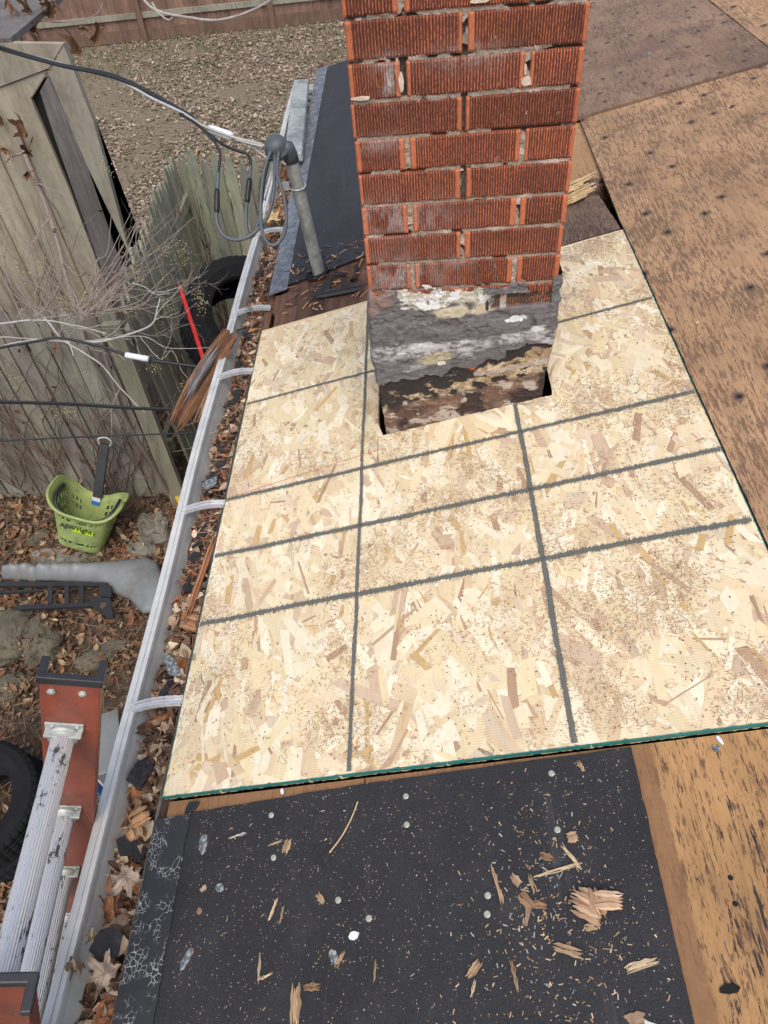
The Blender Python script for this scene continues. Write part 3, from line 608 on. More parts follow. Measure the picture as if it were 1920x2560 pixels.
# ================================================================= CHIMNEY
CX0, CX1, CY, CD = -.106, .311, 1.437, .415
ch = thing('brick_chimney', 'tall square chimney of ribbed red brick with tar and cement smeared base', 'chimney', (.1, CY+.2, H-1.25))
JT, PI_C = -.335+H, .0648      # top of a joint under a header course; course pitch
RED = np.array([.42, .128, .056]); DRK = np.array([.10, .030, .020])
def brick(mb, frame, s0, s1, z0, z1, back, ribbed=True, bright=1., haze=None, seed=0):
    """frame(s, d, z) -> xyz with s along the face, d outward"""
    r = random.Random(seed); step = .0009 if ribbed else .006
    n = max(6, int((s1-s0)/step)); nz = 16 if ribbed else 5
    s_ = np.linspace(s0, s1, n); z_ = np.linspace(z0, z1, nz); Sg, Zg = np.meshgrid(s_, z_, indexing='ij')
    t = np.minimum(Sg-s0, s1-Sg); zt = np.minimum(Zg-z0, z1-Zg)
    soot = r.choice((-.3, -.1, .05, .2, .4)) if bright < 1.14 else -.6; band0 = r.uniform(.006, .013); band1 = r.uniform(.004, .012)
    per = r.uniform(.0047, .0058); ph = (Sg-s0)/per+.25*(fbm(Sg*60, Zg*25, 2, seed)-.5)
    wv = .5+.5*np.cos(2*PI*ph); gro = sst(wv, .25, .7)
    rough = fbm(Sg*420+seed, Zg*300, 3, seed+3); gro = np.clip(gro-.55*(rough > .56), 0, 1)
    inb = sst(Sg-s0, band0*.8, band0)*sst(s1-Sg, band1*.8, band1)
    g = 1-inb*(1-gro)
    edge = sst(t, 0, .0022)*sst(zt, -.0008, .0022)
    d = -.0028*(1-edge)-.0022*(1-g)+.0006*(rough-.5)+.002*(fbm(Sg*9, Zg*9, 2, seed)-.5)
    mul = (.72+.45*fbm(Sg*16+seed, Zg*30, 3, seed+9))[..., None]*bright
    patch = np.clip(sst(fbm(Sg*13+seed*.7, Zg*13, 3, seed+5), .36, .60)[..., None]+soot, 0, 1)
    ridge = RED*(1-patch*.42)+np.array([.2, .07, .05])*patch*.45
    c = (DRK*(1-g[..., None])+ridge*g[..., None])*mul
    c = np.where((inb < .5)[..., None], RED*1.04*(.9+.2*rough[..., None]), c)
    if haze is not None:
        h = haze(Sg, Zg)[..., None]*(.45+.55*sst(rough, .4, .6)[..., None])*(.35+.65*inb[..., None]); c = c*(1-h)+np.array([.48, .46, .45])*h
    P = np.array([frame(a, b_, z) for a, b_, z in zip(Sg.ravel(), d.ravel(), Zg.ravel())]).reshape(n, nz, 3)
    mb.grid(P, c)
    # the block behind the ribbed face
    e = .0035
    cs = [frame(a, dd, z) for a in (s0+.0004, s1-.0004) for dd in (-back, -e) for z in (z0+.0004, z1-.0004)]
    mb.add(cs, [(0, 1, 3, 2), (4, 6, 7, 5), (0, 4, 5, 1), (0, 2, 6, 4), (1, 5, 7, 3)], RED*.8)
    rim = []
    for (ia, ib) in [((i, 0)) for i in range(n)]: pass
    # skirts joining the face to the block
    for sl in (P[:, 0], P[:, -1], P[0, :], P[-1, :]):
        k = len(sl); bk = np.array(sl); dirv = np.array(frame(0, -1, 0))-np.array(frame(0, 0, 0)); bk = bk+dirv*.009
        V = np.concatenate([sl, bk]); mb.add(V, [(i, i+1, k+i+1, k+i) for i in range(k-1)], RED*.85)
front = lambda s_, d, z: (s_, CY-d, z)
left = lambda s_, d, z: (CX0-d, s_, z)
right = lambda s_, d, z: (CX1+d, s_, z)
backf = lambda s_, d, z: (s_, CY+CD+d, z)
def haze_fn(blobs):
    def f(Sg, Zg):
        h = 0
        for cx_, cz_, rx, rz_, a in blobs: h = np.maximum(h, a*np.exp(-((Sg-cx_)/rx)**2-((Zg-cz_)/rz_)**2)*sst(fbm(Sg*60, Zg*30, 3, 91), .25, .6))
        return h
    return f
W_ = CX1-CX0
def wz(k, f=.5): return JT-PI_C*(k+f)
HZ = haze_fn([(CX0+.075, wz(1, .55), .016, .03, .95), (CX0+.07, wz(1, .2), .03, .02, .5), (CX0+.06, wz(5), .11, .035, .6), (CX0+.07, wz(7), .09, .05, .62), (CX0+.05, wz(3, .2), .05, .015, .5), (CX0+.09, wz(9, .4), .12, .035, .75), (CX0+.24, wz(9, .8), .1, .025, .6), (CX0+.22, wz(1, .1), .06, .02, .45), (CX0+.17, wz(7, .1), .06, .02, .4)])
mb = MB(); bs = MB()
for k in range(-14, 9):
    zt = JT-PI_C*k-.0066+.0; z0, z1 = JT-PI_C*(k+1)+.0, zt
    z0 += R_.uniform(-.0012, .0012); z1 += R_.uniform(-.0012, .0012)
    rib = k >= -6
    if k % 2 == 0: segs = [(CX0, CX0+.497*W_-.005), (CX0+.497*W_+.0045, CX1)]
    else: segs = [(CX0, CX0+.225*W_), (CX0+.250*W_, CX0+.752*W_), (CX0+.776*W_, CX1)]
    for i, (s0, s1) in enumerate(segs):
        j = R_.uniform(-.0015, .0015)
        brick(mb, front, s0+(j if i else R_.uniform(-.0012, .0015)), s1+(R_.uniform(-.0015, .0012)), z0, z1, .095, rib, (1.5 if (k == 8 and i == 0) else 1.15 if k == 8 else R_.uniform(.9, 1.12)), HZ, k*7+i+50)
        brick(bs, backf, s0, s1, z0, z1, .095, False, 1, None, k*5+i+9)
    sg = [(CY+.1, CY+CD-.1)] if k % 2 else [(CY+.1, CY+CD*.5-.005), (CY+CD*.5+.005, CY+CD-.1)]
    for fr_ in (left, right):
        for i, (s0, s1) in enumerate(sg): brick(bs, fr_, s0, s1, z0, z1, .09, False, 1, None, k*3+i)
mb.build('brick_face', M['brick'], ch, smooth=False); bs.build('side_bricks', M['brick'], ch)
# mortar core, with eroded joints; shade of the deep recesses painted into the colour
zb, zt = H-1.02, JT+PI_C*14
s_ = np.linspace(CX0+.004, CX1-.004, 190); z_ = np.arange(H-.935, JT+PI_C*7, .0022); Sg, Zg = np.meshgrid(s_, z_, indexing='ij')
n1 = fbm(Sg*14, Zg*14, 4, 21); n2 = fbm(Sg*110, Zg*110, 3, 22)
miss = sst(fbm(Sg*22+4, Zg*30, 3, 23), .62, .68)
jl = (np.abs(Sg-(CX0+.497*W_)) < .006) & (n1 > .45); miss = np.where(jl, .9, miss)
miss = np.where((np.abs(Sg-(CX0+.2375*W_)) < .007) & (np.abs(Zg-wz(1)) < .034), 1, miss)
d = .0040+.0028*(n2-.5)*2+.010*miss-.003*(n1-.5)
c = np.array([.29, .25, .205])*(.7+.6*n2[..., None]); c = c*(1-.75*miss[..., None]); wht = sst(fbm(Sg*18, Zg*40, 3, 29), .6, .68)[..., None]*(1-miss[..., None]); c = c*(1-wht*.7)+np.array([.5, .43, .37])*wht*.7
mb = MB(); mb.grid(np.stack([Sg, CY+d, Zg], 2), c)
mb.box(((CX0+CX1)/2, CY+CD/2+.008, (zb+zt)/2), (W_-.012, CD-.02, zt-zb), None, (.26, .22, .18))
mb.build('mortar', M['mortar'], ch)
# loose bright mortar flakes
for px, py, w_, h_ in ((867, 176, .011, .036), (1137, 176, .02, .016), (780, 213, .04, .006), (1035, 2, .034, .007), (1135, 150, .006, .02)):
    p = at_y(px, py, CY-.001); k = 9; poly = [(p[0]+w_/2*math.cos(t)*R_.uniform(.75, 1.1), p[2]+h_/2*math.sin(t)*R_.uniform(.75, 1.1)) for t in np.arange(k)*2*PI/k]
    mb = MB(); V = [(x, CY-.003, z) for x, z in poly]+[(x, CY+.006, z) for x, z in poly]; mb.add(V, [tuple(range(k)), tuple(range(2*k-1, k-1, -1))]+[(j, k+j, k+(j+1) % k, (j+1) % k) for j in range(k)], (.55, .46, .38)); mb.build('mortar_flake', M['mortar'], ch)
# tar / cement smeared base, wrapped round the stack, with painted-by-material patches
BX0, BX1, BZ0, BZ1 = -.109, .317, H-1.40, H-.838
nf = 330; per = [(BX0, CY+CD-.02-i*.012) for i in range(33)]
per = [(BX0, y) for y in np.linspace(CY+CD, CY+.004, 30)]+[(x, CY-.004) for x in np.linspace(BX0+.002, BX1-.002, nf)]+[(BX1, y) for y in np.linspace(CY+.004, CY+CD, 30)]
per = np.array(per); nrm = np.array([(-1, 0)]*30+[(0, -1)]*nf+[(1, 0)]*30); sarr = np.array([-.02]*30+list(np.linspace(0, 1, nf))+[1.02]*30)
zz = np.concatenate([np.linspace(BZ0, H-1.29, 6), np.arange(H-1.287, BZ1, .0017)])
Sx, Zg = np.meshgrid(sarr, zz, indexing='ij'); U = Sx*.437; idx = np.arange(len(per))[:, None]*.0013+0*Zg
zf = H-.838; zlow = H-1.27+.106*Sx   # where the sloping board meets the face
t = np.clip((Zg-zlow)/(zf-zlow), -1, 1.2)
n1 = fbm(U*16, Zg*16, 5, 31); n2 = fbm(U*60, Zg*60, 4, 32); n3 = fbm(U*30+3, Zg*48, 4, 33); n4 = fbm(U*9, Zg*22, 4, 34); n5 = fbm(U*140, Zg*140, 3, 35); n6 = fbm(U*9+2, Zg*44, 5, 36); n7 = fbm(U*26, Zg*70, 5, 37)
cem = np.array([.125, .12, .124])*(.85+.35*n1[..., None])*(.93+.14*n5[..., None]); C_ = cem
def lay(C_, a, c): a = np.clip(a, 0, 1)[..., None]; return C_*(1-a)+np.array(c)*(.8+.4*n2[..., None])*a
C_ = lay(C_, .5*sst(n4, .5, .7), (.10, .095, .10))
band = lambda c, w_: np.exp(-((t-c)/w_)**2)
C_ = lay(C_, .9*sst((.45*n6+.35*n7+.2*n2)*band(.60-.06*Sx, .12)*1.5, .56, .76), (.42, .42, .41)); C_ = lay(C_, .6*sst(n1, .55, .62)*(n7 > .5), (.07, .066, .07)); C_ = lay(C_, .8*sst(n7*band(.52, .22), .56, .66), (.30, .295, .30)); C_ = lay(C_, .7*sst(n7, .30, .25)*(t > .4), (.05, .047, .05))
C_ = lay(C_, .9*sst(n3*band(.80+.02*Sx, .05)*np.exp(-((Sx-.5)/.2)**2)*1.6, .4, .7), (.48, .43, .31))
C_ = lay(C_, .9*sst(n1*band(.50, .05)*np.exp(-((Sx-.33)/.14)**2)*1.7, .45, .7), (.40, .35, .24))
C_ = lay(C_, 1.0*sst((.35*n3+.35*n7+.3*n2)*np.exp(-((Sx-.80)/.12)**2-((t-.71+.1*(Sx-.8))/.045)**2)*1.9, .68, .73), (.62, .65, .69))
C_ = lay(C_, 1.0*sst(n3*np.exp(-((Sx-.9)/.08)**2-((t-.60)/.05)**2)*1.8, .5, .66), (.5, .51, .52))
C_ = lay(C_, 1.0*sst(n2*np.exp(-((Sx-.38)/.03)**2-((t-.45)/.018)**2)*2.6*(.5+n5), .6, .68), (.55, .52, .48))
# white and yellowish lime just under the bricks, bare brick above it
upl = t-.06*(n3-.5)*2-.05*(n1-.5)
wb = sst(t, .78, .86)*np.exp(-np.maximum(0, np.abs(Sx-.38)-.20)**2/.012); C_ = lay(C_, sst(wb*(.4*n6+.4*n7+.2*n5)*1.6, .74, .79), (.40, .375, .31)); C_ = lay(C_, sst(wb*(.2*n6+.35*n3+.25*n2+.2*n5)*1.6, .855, .885), (.55, .56, .55)); C_ = lay(C_, sst(.14-Sx, 0, .05)*sst(t+.1*(n3-.5), .84, .86)*.8, (.22, .15, .13))
topc = .955+.015*np.sin(Sx*9)-.10*sst(Sx, .8, .86)*(1-sst(Sx, .97, 1.))+.35*sst(Sx, .955, .975)
bare = sst(upl, topc, topc+.01); 
C_ = lay(C_, bare*(n2 > .46)*.9, (.33, .10, .055))
# opening with a dark ribbed brick
op = sst(1-np.maximum(np.abs((Sx-.815)/.165), np.abs((t-.845+.03*(Sx-.8))/.050))+.5*(n3-.5), .05, .16); ribs = .5+.5*np.cos(U*2*PI/.0052)
C_ = lay(C_, op, (.04, .025, .02)); C_ = lay(C_, op*sst(ribs, .5, .8)*(t < .855)*.75, (.20, .10, .055)); C_ = lay(C_, op*(np.exp(-((Sx-.71)/.02)**2) > .5), (.36, .32, .27))
C_ = lay(C_, sst((.5*n3+.5*n2)*np.exp(-((Sx-.625)/.012)**2-((t-.83)/.05)**2)*2.0, .6, .65), (.03, .024, .022))
# tar zone and rotten lower brick
low = .36+.12*sst(Sx, .35, 1.)+.10*(n1-.5)*2+.05*(n3-.5)*2
tar = sst(low-t, 0, .012); C_ = lay(C_, tar, (.022, .017, .016))
tan = tar*sst(.6*n3+.4*n7+.3*(n1-.5)-.9*np.maximum(0, t-low+.10)+.05*Sx, .50, .54)*sst(low-t, .07, .1); C_ = lay(C_, tan, (.30, .215, .13)); C_ = lay(C_, tan*sst(n2, .52, .6), (.42, .33, .22))
C_ = lay(C_, tan*sst(n5, .58, .66)*.7, (.12, .07, .04))
rb = tar*sst(.19-t+.06*(n3-.5)*2+.03*Sx, 0, .03); C_ = lay(C_, rb*.85, (.105, .062, .046)); C_ = lay(C_, rb*sst(ribs, .5, .8)*.6*sst(n1, .45, .6), (.30, .17, .12)); C_ = lay(C_, rb*sst(n3, .55, .62), (.36, .31, .26)); C_ = lay(C_, rb*sst(.42-n1, 0, .05), (.035, .02, .018))
C_ = lay(C_, sst(n2*(.4*n2+.6*n5)*np.exp(-((Sx-.55)/.035)**2-((t-.36)/.022)**2)*2.2/np.maximum(n2, .3)*.62, .50, .55), (.55, .10, .03))
C_ = lay(C_, tar*sst(n3*np.exp(-((t-.30)/.025)**2)*sst(Sx, .5, .6)*1.7, .55, .62), (.36, .31, .26))
bulge = .0022*(n1-.5)*2+.005*band(.62, .14)*n6+.0016*(n7-.5)*2+.0013*(n2-.5)*2+.0016*(n5-.5)+.003*np.abs(n7-.5)+.002*(1-tar)*sst(t, .3, .6)-.006*tar+.004*tan*n2-.009*op-.004*bare+.003*sst(n3, .5, .55)*(1-tar)
taper = -.010*sst(.4-t, 0, .4)*np.where((Sx < 0) | (Sx > 1), 1, 0)
P = np.stack([per[:, 0][:, None]+nrm[:, 0][:, None]*(bulge+taper), per[:, 1][:, None]+nrm[:, 1][:, None]*bulge, Zg+.006*(n1-.5)*sst(t, .95, 1)], 2)
# pull the front corners in with the sides as the base narrows
fx = np.zeros_like(t); fx[30:30+nf] = 1; pull = .011*sst(.42-t, 0, .45)+.004*(fbm(Zg*26, Sx*0+(Sx > .5), 3, 77)-.5)*2
P[..., 0] += np.where(fx > 0, (pull-.0)*np.clip(1-Sx*14, 0, 1)-pull*np.clip(1-(1-Sx)*14, 0, 1), 0)+np.where((fx == 0), np.where(Sx < .5, pull, -pull), 0)
topmask = (t > topc+.0+.05*(n3-.5)*2+.02*(n7-.5)*2) & ~((Sx < .02) & (t < 1.0)) & ~((Sx > .965) & (t < 1.08))
mb = MB(); mb.grid(P, C_, mask=~topmask); mb.build('smeared_base', M['base'], ch, smooth=True)
# ================================================================= GUTTER
GY0, GY1 = -1.2, 4.72; gzt = EZ-.022
gu = thing('rain_gutter', 'pale aluminium gutter full of leaves running along the eave', 'gutter', (-.61, 1.8, gzt-.1))
prof = [(-.552, gzt+.012), (-.552, gzt-.095), (-.60, gzt-.099), (-.628, gzt-.094), (-.640, gzt-.074), (-.648, gzt-.045), (-.6535, gzt-.02), (-.6545, gzt-.004), (-.656, gzt+.0015), (-.664, gzt+.002), (-.6645, gzt-.0006), (-.6665, gzt-.0006), (-.667, gzt+.0016), (-.680, gzt+.0015), (-.6815, gzt-.0005), (-.682, gzt-.014), (-.674, gzt-.018), (-.668, gzt-.05), (-.655, gzt-.085), (-.630, gzt-.102), (-.552, gzt-.103)]
yy = np.linspace(GY0, GY1, 90); P = np.zeros((90, len(prof), 3))
for i, y in enumerate(yy):
    dz = .004*math.sin(y*1.3)+.002*math.sin(y*5.1); dx = .0035*math.sin(y*2.1+1)+.0015*math.sin(y*7)
    for j, (x, z) in enumerate(prof): P[i, j] = (x+(dx if x < -.6 else 0), y, z+dz)
MB().grid(P).build('trough', M['metal_white'], gu, smooth=False)
MB().prism([(-.682, gzt), (-.552, gzt), (-.552, gzt-.1), (-.63, gzt-.1), (-.668, gzt-.05)], 0, .003).build('end_cap', M['metal_white'], gu, Matrix(((1, 0, 0, 0), (0, 0, -1, GY1), (0, 1, 0, 0), (0, 0, 0, 1))))
for i, (px, py) in enumerate([(330, 1530), (450, 1103), (513, 815), (548, 677), (590, 507), (612, 330), (622, 262), (634, 222), (640, 205)]):
    y = at_z(px, py, gzt)[1]; 
    if i < 6: yh = y
    mb = MB(); x0, x1 = -.668, EX-.002+.012
    for yo, zo, w_ in ((-.008, 0, .0035), (0, -.0045, .012), (.008, 0, .0035), (.0085, -.006, .0025), (-.0105, -.006, .0025)):
        n = 9; tt = np.linspace(0, 1, n); pts = [((x0+(x1-x0)*u), y+yo+.010*u, gzt+.004+.012*u+.012*math.sin(PI*u)+zo) for u in tt]
        for a, b_ in zip(pts[:-1], pts[1:]):
            c = (np.array(a)+b_)/2; L = np.linalg.norm(np.array(b_)-a)*1.04; an = math.atan2(b_[2]-a[2], b_[0]-a[0])
            mb.box(c, (L, w_, .0045 if w_ < .01 else .0016), [[math.cos(an), 0, -math.sin(an)], [0, 1, 0], [math.sin(an), 0, math.cos(an)]])
    mb.box((x0+.004, y+.0, gzt-.006), (.003, .024, .022)); mb.lathe([(0, .004), (.004, .0035), (.0045, 0)], 8, np.array([[1, 0, 0, (x0+x1)/2+.012], [0, 1, 0, y+.005], [0, 0, 1, gzt+.020], [0, 0, 0, 1]]))
    mb.build('gutter_hanger', M['hanger'], gu)
# fallen downspout length lying at the far end
p0 = at_z(650, 172, gzt+.09); p1 = at_z(636, 350, gzt+.05)
mb = MB(); d_ = p1-p0; L = np.linalg.norm(d_); an = math.atan2(d_[0], d_[1])
mb.box((p0+p1)/2+np.array([-.0, 0, 0]), (.085, L, .045), [[math.cos(an), math.sin(an), 0], [-math.sin(an), math.cos(an), 0], [0, 0, 1]])
o = mb.build('downspout', M['galv'], None, bevel=.008); tag(o, 'pale metal downspout length lying along the far end of the gutter', 'downspout')
# gutter debris
def gut(n, y0=-.3, y1=4.6, x0=-.642, x1=-.548, zlo=0):
    y = rng.uniform(y0, y1, n); u = rng.uniform(0, 1, n)**.8; x = x0+(x1-x0)*u
    lvl = gzt-.062+.012*sst(y, .5, 1.2)+.034*u+.022*(fbm(y*3, x*0, 3, 15)-.5)*2+rng.uniform(-.006, .012, n)
    return np.stack([x, y, np.minimum(lvl, gzt+.012)], 1)
y_ = np.linspace(-1.1, 4.68, 300); u_ = np.linspace(0, 1, 8); YY, UU = np.meshgrid(y_, u_, indexing='ij'); XXg = -.645+.093*UU
MB().grid(np.stack([XXg, YY, gzt-.075+.012*sst(YY, .5, 1.2)+.034*UU+.022*(fbm(YY*3, XXg*0, 3, 15)-.5)*2+.012*(fbm(YY*40, XXg*40, 3, 16)-.5)], 2), flip=True).build('silt', M['soil'], gu)
GC = np.array([(.20, .13, .085), (.13, .075, .045), (.33, .245, .175), (.13, .07, .045), (.36, .25, .16), (.09, .05, .035), (.28, .12, .05), (.5, .41, .3)])
mb = scatter(MB(), gut(2600), .030, .8, cols=GC, tw=(.25, .3, .3, .15)); T = gut(340, -.3, 1.1, -.64, -.57)
T[:, 2] += .006; scatter(mb, T, .05, .7, cols=GC, tw=(.35, .3, .25, .1))
T = gut(900); T[:, 2] += .008; slivers(mb, T, .07, .0016, np.array([(.24, .12, .07)])*rng.uniform(.5, 1.7, (900, 1)), .3)
tag(mb.build('gutter_leaves', M['leaf'], origin=(-.6, 2, gzt-.08)), 'tangle of brown leaves and pine needles lying in the gutter', 'leaves', kind='stuff')
# ================================================================= LADDER
ld = np.array([-.356, -.079, -.931]); ld /= np.linalg.norm(ld); rx = np.array([.03, -.375, 0.]); LW = np.linalg.norm(rx); rx = rx/LW; rx = rx-rx.dot(ld)*ld; rx /= np.linalg.norm(rx)
rw = np.cross(rx, ld); rw = rw if rw[0] > 0 else -rw
top = np.array([-.533, .519, H-.912]); LN = (top[2]-.06)/abs(ld[2])
lad = thing('extension_ladder', 'orange fibreglass ladder with worn aluminium rungs leaning outside the gutter', 'ladder', top+ld*LN)
F3 = np.stack([rw, rx, ld], 1)    # columns: across the rail, along the rung, down the rail
def rail(o, sgn, L):
    hw, fl, th = .043, .032, .0045; mb = MB()
    pr = [(-hw, 0), (hw, 0), (hw, fl), (hw-th, fl), (hw-th, th), (-hw+th, th), (-hw+th, fl), (-hw, fl)]
    pr = [(a, -sgn*b) for a, b in pr]; V = [o+F3 @ np.array([a, b, z]) for z in (0, L) for a, b in pr]; k = 8
    mb.add(V, [tuple(range(k)), tuple(range(2*k-1, k-1, -1))]+[(j, k+j, k+(j+1) % k, (j+1) % k) for j in range(k)]); r_ = mb.build('rail', M['fibre'], lad, bevel=.002)
    mb = MB(); g = .0035; pr = [(-hw-g, g), (hw+g, g), (hw+g, -fl-g), (hw-th-g, -fl-g), (hw-th-g, -th-g), (-hw+th+g, -th-g), (-hw+th+g, -fl-g), (-hw-g, -fl-g)]; pr = [(a, sgn*b) for a, b in pr]
    V = [o+F3 @ np.array([a, b, z]) for z in (-.004, .013) for a, b in pr]
    mb.add(V, [tuple(range(k)), tuple(range(2*k-1, k-1, -1))]+[(j, k+j, k+(j+1) % k, (j+1) % k) for j in range(k)]); mb.build('end_cap', M['black_plastic'], r_, bevel=.002); return r_
rail1 = rail(top, 1, LN); rail(top+rx*LW+F3 @ np.array([0, 0, .0]), -1, LN)
def M4(o, A): m_ = np.eye(4); m_[:3, :3] = A; m_[:3, 3] = o; return m_
A3 = np.stack([rw, ld, rx], 1)
for a, z in ((-.026, .034), (.018, .034)):
    mb = MB(); mb.lathe([(0, .0045), (.0032, .0045), (.006, .003), (.0065, 0)], 6, M4(top+F3 @ np.array([a, .0005, z]), A3)); mb.build('bolt', M['galv'], rail1)
for i in range(10):
    z = .155+i*.305
    if z > LN-.1: break
    o = top+F3 @ np.array([-.008, 0, z]); t = np.linspace(0, LW, 14)
    rg = MB().tube([o+rx*u for u in t], .0178, 56, rib=.055, caps=False).build('rung', M['rung'], lad)
    mb = MB(); mb.box(o+rx*.002+ld*-.018, (.058, .0035, .022), F3); mb.box(o+rx*.0095-ld*.012, (.056, .017, .006), F3)
    mb.lathe([(.0178, 0), (.0245, 0), (.0255, .004), (.0235, .008), (.0225, .012), (.0178, .014)], 40, M4(o+rx*.003, A3))
    for a in (-.018, .02): mb.lathe([(0, .003), (.003, .0025), (.0036, 0)], 10, M4(o+rx*.0036+rw*a-ld*.022, A3))
    mb.build('rung_bracket', M['galv'], rg, bevel=.0008)
# ================================================================= MAST AND SERVICE CABLES
mst = thing('service_mast', 'grey galvanised service mast with domed weatherhead standing on the far felt', 'service mast', RL(-.68, 2.42))
b_ = RL(-.68, 2.42, -.05); tp = np.array([-.392, 2.42, H-.935])
MB().tube([b_+(tp-b_)*u for u in np.linspace(0, 1, 12)], .0225, 28).build('mast_pipe', M['galv'], mst, smooth=False)
mb = MB(); mb.lathe([(.024, .004), (.034, .003), (.045, .0015)], 24, np.array(M4(RL(-.68, 2.42, .0), np.stack([U_, Y_, N_], 1)))); mb.build('flashing_collar', M['rubber'], mst)
hc = at_y(597, 318, 2.40); ax = np.array([-.18, -.35, .92]); ax /= np.linalg.norm(ax); e1 = np.cross(ax, (0, 1, 0)); e1 /= np.linalg.norm(e1); e2 = np.cross(ax, e1); HA = np.stack([e1, e2, ax], 1)
mb = MB(); mb.lathe([(.0, .034), (.014, .033), (.026, .028), (.034, .019), (.037, .008), (.0375, -.004), (.0425, -.006), (.043, -.014), (.039, -.015), (.039, -.006), (.0, -.006)], 40, M4(hc, HA)); wh = mb.build('weatherhead', M['cable_grey'], mst, smooth=True)
mb = MB(); mb.lathe([(.034, -.005), (.034, -.018), (.030, -.020), (.0, -.020)], 32, M4(hc, HA)); mb.build('insert_ring', M['galv'], wh)
MB().tube([hc+np.array([.02, 0, 0]), hc+np.array([.035, .0, -.005]), tp+(tp-b_)/np.linalg.norm(tp-b_)*.012, tp-(tp-b_)*.03], [.022, .024, .025, .025], 20).build('weatherhead_neck', M['cable_grey'], mst, smooth=True)
mb = MB(); cc = b_+(tp-b_)*.80; mb.tube([cc+np.array([.027*math.cos(a), .027*math.sin(a), .003*math.sin(a)]) for a in np.linspace(0, 2*PI, 24)], .0028, 6); mb.box(cc+np.array([-.038, -.012, .008]), (.028, .018, .022)); mb.build('cable_clamp', M['hanger'], mst)
def zc(x, y): return ((x*.3315+400)/1.1573, (y*.3315+150)/1.1573)
def smooth(pts, n=10):
    P = np.array(pts, float); out = []
    for i in range(len(P)-1):
        p0, p1, p2, p3 = P[max(i-1, 0)], P[i], P[i+1], P[min(i+2, len(P)-1)]
        for k in range(n):
            t = k/n; out.append(.5*((2*p1)+(-p0+p2)*t+(2*p0-5*p1+4*p2-p3)*t*t+(-p0+3*p1-3*p2+p3)*t**3))
    out.append(P[-1]); return np.array(out)
def loop(pts, deps, r, mat, nm, lab, cat, k=10, grp=None):
    D = np.interp(np.linspace(0, 1, len(pts)), np.linspace(0, 1, len(deps)), deps)
    P3 = [at_d(*p, d) for p, d in zip(pts, D)]
    P3 = smooth(P3)
    if pts[-1][0] < -50: v_ = P3[-1]-P3[-2]; P3 = np.concatenate([P3, [P3[-1]+v_/np.linalg.norm(v_)*7]])
    o = MB().tube(P3, r, k).build(nm, mat, smooth=True); return tag(o, lab, cat, grp)
d0 = 2.30
blk1 = [(440, 850), (452, 700), (400, 605), (280, 485), (150, 408), (0, 350)]
gry1 = [(868, 690), (862, 900), (850, 1050), (800, 1200), (700, 1312), (600, 1355), (500, 1338), (440, 1260), (424, 1150), (432, 975), (440, 850)]
gry2 = [(835, 690), (795, 850), (772, 1000), (745, 1200), (705, 1318), (662, 1310), (648, 1200), (655, 1070), (675, 900), (684, 800)]
gry3 = [(897, 690), (882, 850), (920, 980), (952, 1150), (942, 1290), (890, 1382), (830, 1392), (782, 1330), (763, 1240), (760, 1070), (776, 890), (805, 770), (835, 690)]
farL = [(0, 105), (-60, 78), (-140, 42)]
loop([zc(*p) for p in gry1], [d0-.02, d0-.03, d0-.03], .0058, M['cable_grey'], 'service_conductor', 'widest grey conductor loop drooping left from the weatherhead', 'cable')
loop([zc(*p) for p in gry2], [d0-.005, d0-.01], .0058, M['cable_grey'], 'service_conductor', 'middle grey conductor loop turning up in a narrow bend', 'cable')
loop([zc(*p) for p in gry3], [d0-.03, d0-.04, d0-.03], .0058, M['cable_grey'], 'service_conductor', 'rightmost grey conductor loop hanging in front of the felt edge', 'cable')
def sleeve(p, q_, lab, r=.0088, mat='cable_black', dd=(d0-.03, d0-.03), nm='cable_sleeve', grp=None):
    a, b = at_d(*zc(*p), dd[0]), at_d(*zc(*q_), dd[1]); n = 8
    return tag(MB().tube([a+(b-a)*i/n for i in range(n+1)], [r*.8]+[r]*(n-1)+[r*.8], 14).build(nm, M[mat], smooth=True), lab, 'cable sleeve', grp)
sleeve((430, 975), (428, 1150), 'black splice sleeve on the leftmost drooping cable'); sleeve((676, 895), (655, 1075), 'black splice sleeve on the middle cable above the green pickets', dd=(d0-.01, d0-.01)); sleeve((776, 885), (760, 1075), 'black splice sleeve partly behind the grey loops', dd=(d0, d0))
def px(P, k): return [(x, y) for x, y in P]
c1 = [zc(*p) for p in blk1[:-1]]+[(405, 248), (260, 172), (130, 142), (0, 106), (-90, 74), (-200, 30)]
loop(c1, [d0-.03, d0-.02, 2.35, 2.5, 2.6], .0046, M['cable_black'], 'service_cable', 'black service cable reaching the leftmost sleeve', 'cable')
c2 = [zc(684, 800), zc(678, 745), zc(650, 705), zc(580, 682), zc(480, 640), zc(390, 575), zc(270, 478), (402, 243), (258, 167), (128, 138), (0, 101), (-90, 70), (-200, 25)]
loop(c2, [d0-.01, d0, 2.33, 2.48, 2.58], .0046, M['cable_black'], 'service_cable', 'black service cable bending down to the middle sleeve', 'cable')
c3 = [zc(930, 770), zc(780, 645), zc(560, 585), zc(370, 515), zc(290, 478), (395, 244), (330, 213), (250, 172), (125, 136), (0, 103), (-90, 72), (-200, 27)]
loop(c3, [d0, d0-.0, 2.34, 2.5, 2.59], .0044, M['cable_white'], 'neutral_cable', 'pale bare neutral cable twisted along the black service cables', 'cable')
loop([zc(780, 655), zc(620, 615), zc(555, 590)], [d0-.01, d0+.005], .0035, M['cable_white'], 'neutral_cable', 'short pale wire from the white connector to the weatherhead', 'cable')
sleeve((368, 518), (552, 580), 'fat white connector sleeve on the neutral cable left of the weatherhead', .014, 'white', (2.32, 2.31), 'cable_connector')
